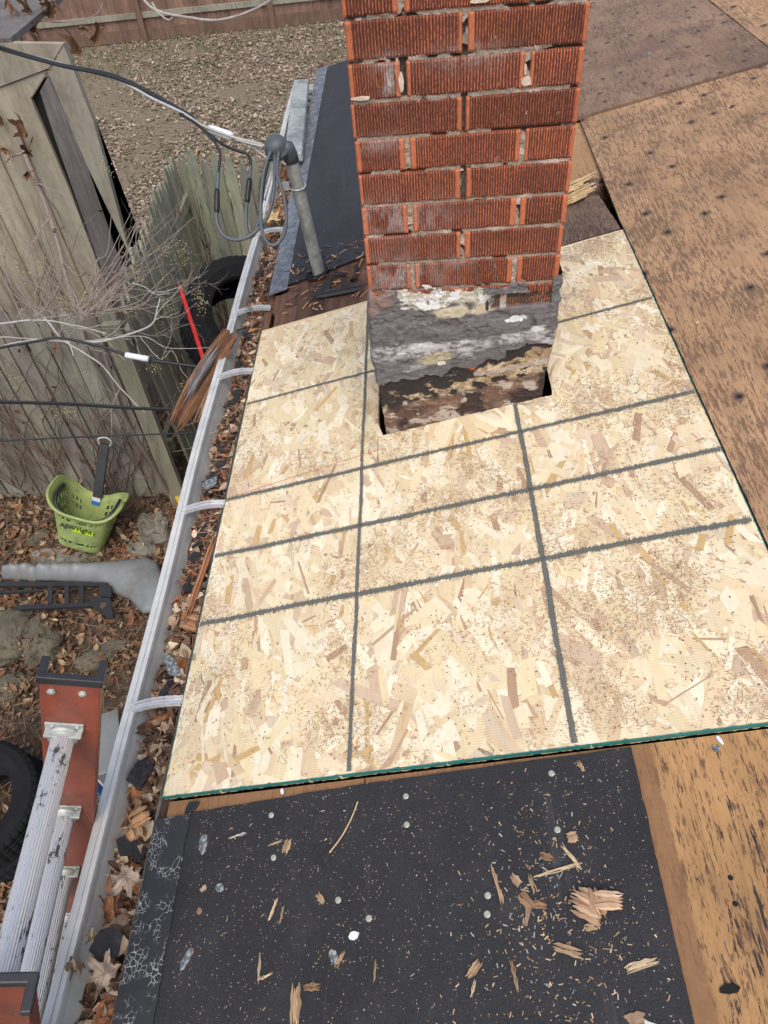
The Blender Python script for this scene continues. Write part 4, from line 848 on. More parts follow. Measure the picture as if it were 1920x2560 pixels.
loop([zc(950, 785), zc(860, 765), zc(835, 900), zc(790, 1060)], [d0-.01, d0+.02], .0028, M['cable_white'], 'tie_wire', 'thin pale tie wire hanging from the mast clamp', 'wire')
loop([zc(680, 645), zc(740, 690), zc(800, 735), zc(850, 770)], [d0+.02, d0], .0035, M['cable_white'], 'tie_wire', 'short pale slanting wire left of the weatherhead', 'wire')
def z2(x, y): return (x*.3646, 518.4+y*.3646)
def low(pts, ds, r, mat, lab, nm='service_cable'):
    D = np.interp(np.linspace(0, 1, len(pts)), np.linspace(0, 1, len(ds)), ds); P = [at_d(*z2(*p), d) for p, d in zip(pts, D)]
    e_ = P[-1]; P.append(e_+np.array([.35, .02, -.12])); P = smooth(P, 8); v_ = P[0]-P[1]; P = np.concatenate([[P[0]+v_/np.linalg.norm(v_)*7], P]); return tag(MB().tube(P, r, 8).build(nm, mat, smooth=True), lab, 'cable')
low([(-300, 700), (0, 638), (200, 602), (360, 582), (600, 632), (750, 682), (890, 712), (1180, 752), (1330, 770)], [2.6, 2.6, 2.6], .0052, M['cable_black'], 'black cable with a white connector crossing above the fence')
a = at_d(*z2(745, 682), 2.58); b = at_d(*z2(880, 706), 2.58); tag(MB().tube([a+(b-a)*i/6 for i in range(7)], .011, 8).build('cable_connector', M['white'], smooth=True), 'white connector on the cable crossing in front of the fence', 'cable connector')
low([(-300, 945), (0, 955), (400, 966), (800, 992), (1050, 1000), (1300, 1003)], [2.7, 2.6], .0038, M['cable_black'], 'upper strand of the paired black cables crossing the fence')
low([(-300, 955), (0, 964), (400, 976), (800, 1000), (1050, 1008), (1300, 1011)], [2.72, 2.62], .0038, M['cable_black'], 'lower strand of the paired black cables crossing the fence')
low([(-300, 1200), (0, 1190), (500, 1166), (900, 1152), (1220, 1140), (1350, 1135)], [2.8, 2.7], .0032, M['cable_black'], 'thin dark wire crossing just above the green basket')
# ================================================================= GROUND OBJECTS
def z3(x, y): return (x*.3125, 993.7+y*.3125)
ROCKS = []
def rock(name, px_, sz, mat, label, cat, p=2.6, seed=1, yaw=0., zc_=None):
    c = at_z(*px_, sz[2]*.35); ROCKS.append((c, sz)); nu, nv_ = 56, 34; mb = MB(); U = np.linspace(0, 2*PI, nu+1)[:-1]; V = np.linspace(-PI/2, PI/2, nv_); UU, VV = np.meshgrid(V, U, indexing='ij')
    f = lambda q_: np.sign(q_)*np.abs(q_)**(2/p); x = f(np.cos(UU))*f(np.cos(VV)); y = f(np.cos(UU))*f(np.sin(VV)); z = f(np.sin(UU))
    nn = 1+.35*(fbm(x*1.7+z+seed*3, y*1.7+z*1.3+5, 4, seed)-.5)*2+.10*(np.abs(fbm(x*5+z*3, y*5-z*4+seed, 4, seed+7)-.5))*2; x, y, z = x*nn*sz[0]/2, y*nn*sz[1]/2, z*nn*sz[2]/2
    cy_, sy_ = math.cos(yaw), math.sin(yaw); X_, Y2 = x*cy_-y*sy_, x*sy_+y*cy_
    mb.grid(np.stack([X_+c[0], Y2+c[1], z+sz[2]*.12+float(gz(c[0], c[1]))], 2), close=True); return tag(mb.build(name, mat, smooth=False), label, cat)
rock('concrete_block', z3(1060, 470), (.20, .28, .16), M['concrete'], 'squarish mossy concrete block to the right of the green basket', 'block', 5, 3, .3)
rock('concrete_block', z3(985, 590), (.22, .15, .13), M['concrete'], 'lower broken concrete block below right of the basket', 'block', 4, 5, -.2)
rock('concrete_slab', z3(430, 665), (.42, .13, .09), M['concrete'], 'long flat broken slab above the grey plastic panel', 'slab', 5, 8, .05)
rock('stone', z3(265, 535), (.14, .10, .08), M['stone'], 'small tan stone left of the basket', 'stone', 4, 12, .5)
rock('stone', z3(375, 560), (.15, .12, .09), M['soil'], 'dark rounded stone just left of the basket foot', 'stone', 3, 14)
rock('stone', z3(660, 650), (.14, .14, .09), M['stone'], 'small greenish stone below the basket', 'stone', 3, 19)
rock('boulder', z3(30, 1220), (.30, .42, .17), M['stone'], 'largest mossy rock at the left edge under the black grille', 'rock', 3, 22, .2)
rock('boulder', z3(260, 1220), (.24, .36, .18), M['stone'], 'wedge shaped pale rock right of the largest mossy rock', 'rock', 3.4, 24, .5)
rock('boulder', z3(690, 1350), (.30, .15, .10), M['stone'], 'long pale rock half buried above the ladder top', 'rock', 3, 31, .6)
rock('boulder', z3(0, 1560), (.24, .24, .14), M['stone'], 'small pale rock at the left edge above the tyres', 'rock', 3, 37)
mb = MB()
for c, sz in ROCKS:
    n = int(70+900*sz[0]*sz[1]); x = rng.normal(0, sz[0]*.55, n); y = rng.normal(0, sz[1]*.55, n); rr_ = np.sqrt((x/sz[0]*2)**2+(y/sz[1]*2)**2); zt_ = sz[2]*(.12+.45*np.sqrt(np.clip(1-rr_**2.4, 0, 1)))+.01; k = rng.uniform(0, 1, n) < np.clip(rr_*.9, .12, 1)
    scatter(mb, np.stack([c[0]+x, c[1]+y, zt_], 1)[k], .05, .5, cols=LD, types=(1, 2, 3), tw=(.4, .4, .2))
for _ in range(420):
    x, y = rng.uniform(-3.9, -1.0), rng.uniform(.6, 3.7); a = rng.uniform(0, 2*PI); p = [np.array([x, y, float(gz(x, y))+.04])]
    for j in range(7): a += rng.normal(0, .4); p.append(p[-1]+np.array([math.cos(a)*.05, math.sin(a)*.05, rng.normal(0, .008)]))
    mb.tube(p, rng.uniform(.0012, .0028), 4, np.array([.16, .115, .085])*rng.uniform(.6, 1.6), caps=False)
tag(mb.build('leaf_litter', M['leaf'], origin=(-2.3, 2.5, 0)), 'loose leaves and thin twigs drifted over the rocks and panels', 'leaf litter', kind='stuff')
# basket
BC = at_z(203, 1122, .2); BC[2] = .02; yaw = -.10; bk = thing('shopping_basket', 'dirty lime green rolling shopping basket with black handle beside the fence', 'basket', BC)
cb, sb = math.cos(yaw), math.sin(yaw)
def bp(x, y, z): return np.array([BC[0]+x*cb-y*sb, BC[1]+x*sb+y*cb, BC[2]+z])
nt_, nh = 144, 44; th = np.linspace(0, 2*PI, nt_+1)[:-1]; hh = np.linspace(0, 1, nh)
def rimh(t): # dips at front and at back centre
    return .40+.045*math.cos(2*t+0.0)*1.0-.05*math.exp(-((t-PI/2)/.32)**2)-.0*math.exp(-((t-1.5*PI)/.6)**2)
def bshape(t, h):
    a = .150+.065*h+.016*max(0, h-.93)/.07; b = .108+.052*h+.018*max(0, h-.93)/.07; e_ = 2/3.6; c, s_ = math.cos(t), math.sin(t)
    return a*math.copysign(abs(c)**e_, c), b*math.copysign(abs(s_)**e_, s_)
P = np.zeros((nh, nt_, 3)); mask = np.ones((nh, nt_), bool)
for i, h in enumerate(hh):
    for j, t in enumerate(th):
        x, y = bshape(t, h); P[i, j] = bp(x, y, .02+(rimh(t)-.02)*h)
        tj = j % 4; d_ = math.degrees(t) % 360; hi = (int(i) % 7) in (1, 2, 3, 4)
        hole = False
        side = d_ < 42 or d_ > 325 or (142 < d_ < 215)
        if side and 5 < i < 37 and hi and tj in (0, 1): hole = True
        if 225 < d_ < 315 and tj in (0, 1) and i in (6, 7, 8, 33, 34, 35): hole = True
        if (55 < d_ < 78 or 102 < d_ < 125) and tj in (0, 1) and i in (22, 23, 24, 25, 29, 30, 31, 32): hole = True
        if hole: mask[i, j] = False
mb = MB(); mb.grid(P, mask=mask, close=True); body = mb.build('basket_body', M['green'], bk, smooth=True); sm = body.modifiers.new('wall', 'SOLIDIFY'); sm.thickness = .0045
mb = MB(); R3 = [bp(*bshape(t, 1.02), rimh(t)) for t in list(th)+[th[0]]]; mb.tube(R3, .011, 10); mb.build('basket_rim', M['green'], bk, smooth=True)
mb = MB(); mb.grid(np.array([[bp(*[q_*u for q_ in bshape(t, 0)], .022) for t in th] for u in (1, .5, .02)]), close=True); mb.build('basket_floor', M['green'], bk)
gh = [bp(*[v*.93 for v in bshape(t, .9)], rimh(t)*.93-.01+.0*t) for t in np.linspace(math.radians(165), math.radians(375), 40)]
MB().tube(gh, .013, 8).build('carry_handle', M['black_plastic'], bk, smooth=True)
hb0 = bp(.015, .155, .30); hb1 = bp(-.012, .26, .68); dd_ = hb1-hb0; up = dd_/np.linalg.norm(dd_); HX = np.stack([(1, 0, 0), np.cross(up, (1, 0, 0)), up], 1)
pul = MB().box((hb0+hb1)/2, (.062, .03, np.linalg.norm(dd_)), HX).build('pull_handle', M['black_plastic'], bk, bevel=.004)
MB().tube(smooth([hb1+np.array([-.03, 0, -.01]), hb1+np.array([-.045, .0, .03]), hb1+np.array([0, .01, .05]), hb1+np.array([.045, 0, .03]), hb1+np.array([.03, 0, -.01])], 6), .007, 8).build('grip', M['galv'], bk, smooth=True)
for x, nm, m_ in ((0.012, 'white_sticker', 'white'),):
    MB().box(bp(.012, .140, .275), (.056, .003, .07), np.array([[cb, -sb, 0], [sb, cb, 0], [0, 0, 1]]), ).build(nm, M['white'], bk); MB().box(bp(.012, .137, .262), (.056, .003, .035), np.array([[cb, -sb, 0], [sb, cb, 0], [0, 0, 1]])).build('blue_sticker', M['blue'], bk)
fr_y = -(.112+.055*.6)-.004; tl_ = math.atan2(.055, .36)
LM = np.array([[cb, -sb, 0], [sb, cb, 0], [0, 0, 1]]) @ np.array([[1, 0, 0], [0, math.cos(tl_), -math.sin(tl_)], [0, math.sin(tl_), math.cos(tl_)]])
lbo = MB().box(bp(.035, -(.112+.055*.56)-.004, .225), (.135, .003, .040), LM).build('label', M['lime_label'], bk)
cu = bpy.data.curves.new('lettering', 'FONT'); cu.body = 'AJWright'; cu.size = .056; cu.extrude = .0006; cu.align_x = 'CENTER'; cu.align_y = 'CENTER'; cu.offset = .0008
to = bpy.data.objects.new('tmp', cu); COL.objects.link(to); bpy.context.view_layer.update(); me = bpy.data.meshes.new_from_object(to.evaluated_get(bpy.context.evaluated_depsgraph_get())); bpy.data.objects.remove(to)
me.materials.clear(); me.materials.append(M['ink_black']); lt = bpy.data.objects.new('lettering', me); COL.objects.link(lt); lt.parent = lbo
Rt = Matrix([list(r) for r in (LM @ np.array([[1, 0, 0], [0, 0, -1], [0, 1, 0]]))]).to_4x4(); p = bp(-.012, -(.112+.055*.60)-.0085, .240); lt.matrix_basis = (bk.matrix_basis @ lbo.matrix_basis).inverted() @ (Matrix.Translation(Vector(p)) @ Rt)
bk.rotation_euler = (Matrix.Rotation(.40, 4, 'Y') @ Matrix.Rotation(-.22, 4, 'X')).to_euler(); bk.location = bk.location+Vector((-.10, -.10, .05))
# grey plastic panel
tt = np.linspace(0, 1, 60); tpx = np.array([(60, 742), (90, 735), (300, 728), (640, 722), (850, 700), (1030, 672), (1090, 700), (1142, 830)], float); bpx = np.array([(20, 825), (90, 832), (300, 836), (640, 848), (760, 905), (900, 965), (990, 1060), (1090, 1052)], float)
def rs(P_): s_ = np.concatenate([[0], np.cumsum(np.linalg.norm(np.diff(P_, axis=0), axis=1))]); s_ /= s_[-1]; return np.stack([np.interp(tt, s_, P_[:, 0]), np.interp(tt, s_, P_[:, 1])], 1)
Tp, Bp = rs(tpx), rs(bpx); P = np.zeros((60, 14, 3))
for i in range(60):
    a = at_z(*z3(*Tp[i]), .10); b = at_z(*z3(*Bp[i]), .06)
    for j in range(14):
        u = j/13; c = a+(b-a)*u; rib = .022 if any(abs(tt[i]-r_) < .012 for r_ in (.05, .13, .22, .31, .42)) else 0; c[2] += .07*math.sin(PI*min(1, u*1.05))**.6*(1-.3*u)-.05*(u < .01)+rib*math.sin(PI*u)-.02*(.155 < tt[i] < .195); P[i, j] = c
mb = MB(); mb.grid(P, flip=True); o = mb.build('grey_panel', M['grey_plastic'], smooth=True); s2 = o.modifiers.new('wall', 'SOLIDIFY'); s2.thickness = .004; tag(o, 'grey moulded plastic car panel lying in leaves below the basket', 'car panel')
gr = thing('plastic_grille', 'black plastic grille frame half buried in leaves below the grey panel', 'grille', at_z(*z3(440, 950), .05))
def gp(poly, z0=.12, th_=.02, nm='frame_bar'):
    Q = [at_z(*z3(*p), z0) for p in poly]; return MB().prism([(q_[0], q_[1]) for q_ in Q][::-1], z0-th_, z0).build(nm, M['black_plastic'], gr)
gp([(-120, 838), (740, 845), (742, 868), (-120, 872)]); gp([(110, 1000), (620, 985), (622, 1010), (110, 1032)]); gp([(-100, 905), (300, 893), (300, 905), (-100, 925)], .11, .015)
for x in (330, 445, 545): gp([(x, 868), (x+32, 868), (x+32, 988), (x, 990)], .118, .015, 'slat')
gp([(690, 868), (765, 868), (768, 945), (690, 940)], .118, .02, 'slat'); gp([(620, 950), (640, 950), (760, 952), (782, 1090), (745, 1100), (700, 1045), (622, 1005)], .125, .012, 'bracket')
mb = MB(); q_ = at_z(*z3(712, 1005), .127); mb.lathe([(.0, .0), (.018, .0), (.021, .003), (.024, 0)], 20, M4(q_, np.eye(3))); mb.build('bracket_hole', M['soil'], gr)
# tyres
def tyre(label, c, axis, R=.32, W=.20, grp=None, name='tyre'):
    ax_ = np.array(axis, float); ax_ /= np.linalg.norm(ax_); e1_ = np.cross(ax_, (0.1, .2, 1)); e1_ /= np.linalg.norm(e1_); A = np.stack([e1_, np.cross(ax_, e1_), ax_], 1)
    r0 = R*.60; prof = [(r0, -W*.36), (r0+.012, -W*.44), (R*.78, -W*.52), (R*.9, -W*.50), (R*.965, -W*.43), (R*.99, -W*.36)]
    for k in range(-4, 5):
        y = k*W*.08; gr_ = .010 if k % 2 else 0; prof += [(R-gr_-.0015*abs(k), y-W*.028), (R-gr_-.0015*abs(k), y+W*.028)]
    prof += [(R*.99, W*.36), (R*.965, W*.43), (R*.9, W*.50), (R*.78, W*.52), (r0+.012, W*.44), (r0, W*.36), (r0+.03, W*.30), (R*.88, W*.38), (R*.93, 0), (R*.88, -W*.38), (r0+.03, -W*.30), (r0, -W*.36)]
    k = 150; a = np.arange(k)*2*PI/k; P = np.zeros((len(prof), k, 3))
    for i, (r, z) in enumerate(prof):
        nt_r = np.where((np.arange(k) % 3 == 0) & (r > R*.955) & (abs(z) < W*.45), .006, 0); P[i] = np.stack([(r-nt_r)*np.cos(a), (r-nt_r)*np.sin(a), np.full(k, z)], 1)
    P = P @ A.T+np.array(c); mb = MB(); mb.grid(P, close=True); return tag(mb.build(name, M['rubber']), label, 'tyre', grp)
c = at_z(6, 1768, .1); tyre('black tyre lying flat under another at the left edge', (c[0], c[1], .12), (.05, -.1, 1))
c = at_z(-50, 1745, .33); tyre('uppermost black tyre at the left edge stacked on another', (c[0], c[1], .34), (.12, -.05, 1))
c = at_y(535, 700, 4.30); tyre('large black tyre leaning behind the gutter near the green pickets', c, (.48, -.42, .80), .45, .36)
c = at_y(500, 735, 4.62); tyre('lower black tyre under the large leaning one behind the gutter', (c[0]+.12, c[1], .18), (.05, -.1, 1), .38, .34)
# red rod, yellow case, papers
rr = thing('snow_brush', 'red pole with a black grip leaning on the dark mossy fence', 'pole', (-1.55, 4.6, 0)); r_a, r_b = ray(446, 795), ray(388, 618); a = r_a*(-1.22/r_a[0])+np.array([0, 0, H]); b = r_b*(-1.50/r_b[0])+np.array([0, 0, H]); c = b+(b-a)/np.linalg.norm(b-a)*.13
MB().tube([a+(b-a)*i/8 for i in range(9)], .013, 12).build('pole', M['red'], rr, smooth=True); MB().tube([b, (b+c)/2, c], .017, 12).build('grip', M['black_plastic'], rr, smooth=True)
a = at_z(402, 1078, .08); yc = thing('tool_case', 'yellow and black case lying on the leaves beside the gutter', 'case', (a[0], a[1], .02))
rz = np.array([[.86, -.5, 0], [.5, .86, 0], [0, 0, 1]]); MB().box((a[0], a[1], .07), (.14, .22, .09), rz).build('case_body', M['tape'], yc, bevel=.015); MB().box((a[0]+.01, a[1], .12), (.10, .15, .02), rz).build('case_lid', M['granule'], yc, bevel=.008)
a = at_z(247, 1640, .18); cbx = thing('carton', 'grey and white carton standing on the ground between ladder and gutter', 'carton', (a[0], a[1], .0))
rz = np.array([[.95, -.3, 0], [.3, .95, 0], [0, 0, 1]]); MB().box((a[0]+.04, a[1]+.0, .2), (.13, .34, .40), rz).build('carton_body', M['grey_plastic'], cbx, bevel=.004); MB().box((a[0]-.04, a[1]-.02, .21), (.012, .30, .42), rz).build('white_flap', M['white'], cbx); MB().box((a[0]-.055, a[1]-.14, .16), (.012, .08, .12), rz).build('blue_panel', M['blue'], cbx)
def hileaf():
    lobes = [(0, 1., .40), (54, .88, .36), (-54, .88, .36), (112, .70, .36), (-112, .70, .36)]; nA, nR = 96, 8; v = [(0, 0, 0)]; cm = [.7]
    for j in range(1, nR+1):
        for i in range(nA):
            a = -180+360*i/nA; r = .46; vein = 0
            for d, l, w_ in lobes:
                x = (a-d)/57.3; r = max(r, l*math.exp(-(x/w_)**2)+.045*math.cos(a*.55)*math.exp(-(x/w_/1.3)**2)); vein = max(vein, math.exp(-(x*j/nR/.022)**2))
            if abs(a) > 168: r *= .72
            q_ = j/nR; R2 = r*q_*(1+.03*math.sin(i*2.3)*(j == nR)); t = math.radians(a); X_, Y2 = R2*math.sin(t)*.5, R2*math.cos(t)*.5
            v.append((X_, Y2, .30*(R2*q_)**2*(1 if i % 40 < 26 else .3)*.5+.05*math.sin(X_*17+1)+.04*math.sin(Y2*13)-.012*vein)); cm.append((.62 if vein > .5 else 1.)*(1-.25*(q_ > .9))*(.9+.2*math.sin(i*.7+j)*.5))
    f = [(0, 1+i, 1+(i+1) % nA, 0) for i in range(nA)]; f = [q_[:3] for q_ in f]; g = []
    for j in range(nR-1):
        for i in range(nA): a, b = 1+j*nA+i, 1+j*nA+(i+1) % nA; g.append((a, a+nA, b+nA, b))
    return np.array(v), f+g, np.array(cm)
# ================================================================= SHRUBS, VINES, DRY LEAVES
BK = np.array([(.20, .165, .145), (.26, .23, .20), (.14, .11, .095)])
def limb(mb, pts, r0, r1, dep, col, n=8, k=7):
    D = np.interp(np.linspace(0, 1, len(pts)), np.linspace(0, 1, len(dep)), dep) if hasattr(dep, '__len__') else [dep]*len(pts)
    P3 = smooth([at_d(*p, d) for p, d in zip(pts, D)], n); m_ = len(P3); tt_ = np.linspace(0, 1, m_)
    P3 = P3+.006*np.stack([fbm(tt_*9+r0*99, tt_*0+i_*3, 3, 5)-.5 for i_ in range(3)], 1)
    r = (r0+(r1-r0)*tt_)*(.88+.3*fbm(tt_*30, tt_*0, 2, 3)); mb.tube(P3, r, k, col); return P3
def twigs(mb, P3, n, ln, r, col, spread=.8, rr=R_):
    ends = []
    for _ in range(n):
        i = rr.randrange(len(P3)//5, len(P3)-1); p = P3[i]; t = P3[min(i+1, len(P3)-1)]-P3[i-1]; t /= np.linalg.norm(t)+1e-9
        d = t+np.array([rr.gauss(0, spread), rr.gauss(0, spread)*.5, rr.gauss(.15, spread)]); d /= np.linalg.norm(d); L = ln*rr.uniform(.4, 1.3); pts = [p]
        for j in range(7):
            d = d+np.array([rr.gauss(0, .22), rr.gauss(0, .15), rr.gauss(.02, .22)]); d /= np.linalg.norm(d); pts.append(pts[-1]+d*L/7)
        mb.tube(pts, np.linspace(r, r*.45, 8), 4, col, caps=False); ends.append(np.array(pts))
    return ends
def shrub(name, label, cat, trunks, dep, nt1, ln, col, mat='bark', roots=None):
    f_ = [at_d(*trunks[0][0][-1], dep)]; t0 = thing(name, label, cat, (f_[0][0], f_[0][1], 0))
    allend = []
    for pts, r0, r1, nt_i in trunks:
        mb = MB(); P3 = limb(mb, pts, r0, r1, dep, col); e_ = twigs(mb, P3, nt_i, ln, r1*.6+.0006, col)
        for q_ in e_: allend += [q_]+twigs(mb, q_, 2, ln*.5, .0010, col)
        mb.build('branch', M[mat], t0)
    return t0, allend
# near tree on the left with a few hanging brown leaves
nt_trunks = [([(-30, 60), (10, 197), (52, 328), (108, 469), (145, 605), (190, 760)], .0135, .012, 12),
 ([(-20, 32), (42, 44), (95, 47), (150, 47), (205, 32), (222, 5)], .0038, .0022, 3), ([(48, -5), (42, 20), (38, 70), (10, 108), (-10, 150)], .0042, .0026, 2),
 ([(165, 92), (150, 100), (70, 145), (20, 185), (-20, 215)], .0036, .0028, 2), ([(-10, 165), (30, 185), (60, 215), (98, 228)], .0022, .0012, 1)]
tr1, _ = shrub('bare_tree', 'near bare sapling at top left with hanging curled brown leaves', 'tree', nt_trunks, 4.35, 4, .30, (.21, .175, .155))
P3 = at_d(190, 760, 4.35); MB().tube([P3, P3+np.array([.02, .1, -.8]), np.array([P3[0]-.05, 4.15, 0])], [.012, .014, .018], 8, (.2, .17, .15)).build('trunk', M['bark'], tr1)
for px_, py_, s_, an in ((62, 18, .10, 0), (112, 25, .11, .4), (72, 62, .09, 1), (165, 98, .13, -.2), (212, 78, .12, .8), (85, 95, .10, .2), (178, 60, .08, 1.9), (52, 282, .13, 0.1), (64, 330, .12, .6), (4, 265, .10, .2), (8, 320, .08, 2), (58, 378, .09, 1.2), (20, 8, .10, 2.5), (100, 5, .11, 2)):
    c = at_d(px_, py_, 4.3); tv, tf, cm = hileaf(); tv = tv.copy(); tv[:, 2] += 2.4*tv[:, 0]**2+.5*tv[:, 1]**2; tv = tv+.05*rng.normal(0, 1, 3)*np.sin(tv[:, 1:2]*9); k = np.array([[.45, 0, 0], [0, 1, 0], [0, 0, 1.4]]); A = rotmats(1, .9)[0]; 
    V = (tv @ k)*s_*1.55; up_ = np.array([[math.cos(an), 0, math.sin(an)], [0, 1, 0], [-math.sin(an), 0, math.cos(an)]]) @ np.array([[1, 0, 0], [0, .35, -.94], [0, .94, .35]])
    MB().add(V @ up_.T+c, tf, np.array((.21, .115, .062))*R_.uniform(.7, 1.3)*cm[:, None]).build('dry_leaf', M['leaf'], tr1, smooth=True)
# arching twig at the top of the frame
ar, _ = shrub('arching_branch', 'smooth pale arching branch dipping into view at the top', 'branch', [([(295, -30), (315, 5), (340, 22), (400, 38), (470, 43), (530, 27), (585, 0), (610, -20)], .0032, .0022, 0), ([(328, 5), (342, 28), (362, 42), (373, 36)], .0028, .0010, 0)], 1.7, 0, .1, (.34, .33, .31))
# grey shrub reaching in from the left over the fence
sh_tr = [([(-40, 757), (0, 750), (47, 739), (120, 733), (204, 739), (277, 722), (328, 700), (340, 665), (346, 644)], .0085, .0032, 4),
 ([(-40, 702), (0, 699), (55, 693), (110, 693), (175, 706), (230, 720)], .0062, .003, 5), ([(95, 690), (102, 693), (135, 733), (182, 763), (219, 788), (255, 832), (292, 872), (314, 890)], .0055, .0022, 2),
 ([(0, 728), (60, 731), (170, 738), (303, 726), (365, 752), (456, 750)], .0028, .0014, 3), ([(140, 735), (150, 742), (158, 768)], .004, .003, 0), ([(300, 725), (345, 775), (372, 758), (392, 800), (415, 828)], .0016, .001, 1),
 ([(285, 612), (310, 618), (335, 635), (365, 634)], .0024, .0015, 1)]
shr, e2 = shrub('bare_shrub', 'pale grey leafless branches reaching over the fence from the left edge', 'shrub', sh_tr, 3.6, 4, .26, (.34, .33, .31))
P3 = at_d(-40, 757, 3.6); MB().tube([P3, P3+np.array([-.5, .1, -.5]), np.array([P3[0]-1.0, P3[1]+.2, 0])], [.009, .013, .018], 8, (.3, .29, .27)).build('trunk', M['bark'], shr)
# tangle fanning out in the middle left
fan = []
for k in range(20):
    bx, by = 175+R_.uniform(-12, 60), 665+R_.uniform(-22, 20); ex, ey = R_.uniform(225, 420), R_.uniform(425, 600); mx, my = (bx+ex)/2+R_.uniform(-35, 20), (by+ey)/2+R_.uniform(-5, 40)
    fan.append(([(bx, by), (mx-10, my+8), (mx+12, my-12), (ex, ey)], R_.uniform(.0035, .0062), .0018, 2))
for k in range(18):
    bx, by = R_.uniform(20, 190), 690+R_.uniform(-20, 20); ex, ey = R_.uniform(-10, 180), R_.uniform(480, 620)
    fan.append(([(bx, by), ((bx+ex)/2+R_.uniform(-30, 30), (by+ey)/2+R_.uniform(-20, 20)), (ex, ey)], .0042, .0014, 2))
for k in range(7):
    y0_ = R_.uniform(640, 720); fan.append(([(R_.uniform(60, 180), y0_), (R_.uniform(230, 280), y0_+R_.uniform(-30, 20)), (R_.uniform(330, 385), y0_+R_.uniform(-50, 10)), (R_.uniform(400, 450), y0_+R_.uniform(-90, -20))], .0026, .0012, 3))
fn, e3 = shrub('thicket_shrub', 'brown thicket of fine bare stems fanning out in front of the fences', 'shrub', fan, 3.8, 3, .24, (.185, .155, .135))
P3 = at_d(200, 668, 3.8); MB().tube([P3, P3+np.array([-.1, .02, -.7]), np.array([P3[0]-.15, 3.62, 0])], [.009, .011, .014], 8, (.2, .17, .15)).build('trunk', M['bark'], fn)
# seed clusters at twig ends
mb = MB(); tv = np.array([(1, 0, 0), (-1, 0, 0), (0, 1, 0), (0, -1, 0), (0, 0, 1), (0, 0, -1)], float); tf = [(0, 2, 4), (2, 1, 4), (1, 3, 4), (3, 0, 4), (2, 0, 5), (1, 2, 5), (3, 1, 5), (0, 3, 5)]
cen = [at_d(*p, 3.75) for p in ((135, 655), (150, 668), (330, 790), (175, 815), (25, 815), (120, 890), (155, 892), (280, 670), (360, 655), (430, 640), (435, 660), (400, 835), (365, 540), (390, 560), (300, 600), (60, 590), (90, 575), (25, 560), (270, 290), (230, 360), (400, 545), (180, 640))]
for c in cen:
    n = 30; T = c+rng.normal(0, 1, (n, 3))*np.array([.022, .02, .03]); mb.inst(tv, tf, np.tile(np.eye(3)*.0035, (n, 1, 1))*rng.uniform(.7, 1.3, (n, 1, 1)), T, np.ones((n, 3)))
mb.build('seed_clusters', M['seed'], fn)['kind'] = 'stuff'
# creepers on the fences
def creeper(name, label, n, p0, p1, off, h, cols, seed, up=True):
    rr = random.Random(seed); p0 = np.array(p0, float); p1 = np.array(p1, float); d = p1-p0; L = np.linalg.norm(d); d /= L; nn = np.array([d[1], -d[0], 0]); mb = MB()
    for _ in range(n):
        s_ = rr.uniform(0, L) if rr.random() < .35 else min(L, max(0, L*(int(rr.random()*7)+.5)/7+rr.gauss(0, .07))); z = rr.uniform(0, h*.35); a = rr.gauss(PI/2-.1, .3); pts = []; m_ = rr.randint(10, 30)
        for j in range(m_):
            pts.append(p0+d*s_+nn*(off+rr.uniform(0, .02))+np.array([0, 0, z])); a += rr.gauss(0, .22)+(PI/2-a)*.08; s_ += math.cos(a)*.055; z += math.sin(a)*.055
            if z > h+.2 or z < 0: break
        if len(pts) > 3: mb.tube(pts, np.linspace(rr.uniform(.002, .0075), .0012, len(pts)), 4, np.array(cols)*rr.uniform(.7, 1.4), caps=False)
    t0 = thing(name, label, 'vine', p0); mb.build('stems', M['bark'], t0)
    lf = MB(); m_ = n//2; S_ = rng.uniform(0, L, m_); T = p0+d*S_[:, None]+nn*(off+.02)+np.stack([np.zeros(m_), np.zeros(m_), rng.uniform(0, h, m_)**1.0], 1); scatter(lf, T, .05, 1.2, types=(1, 2), cols=LEAFC*.6); lf.build('dry_leaves', M['leaf'], t0)['kind'] = 'stuff'
creeper('dead_vine', 'brown leafless creeper climbing the weathered grey picket fence', 150, (-4.3, 3.80, 0), (-1.78, 3.69, 0), .02, 1.55, (.125, .085, .068), 4)
creeper('dead_vine', 'dark dry creeper stems along the dark mossy fence', 55, (-1.70, 3.8, 0), (-1.80, 5.9, 0), .03, 1.5, (.09, .06, .045), 6)
creeper('dead_vine', 'thin dead vine stems crossing the tan shed panels', 90, (-4.2, YS-.03, 0), (-1.95, YS-.03, 0), .03, 2.6, (.17, .135, .12), 9)
gp_ = at_z(345, 860, .8)
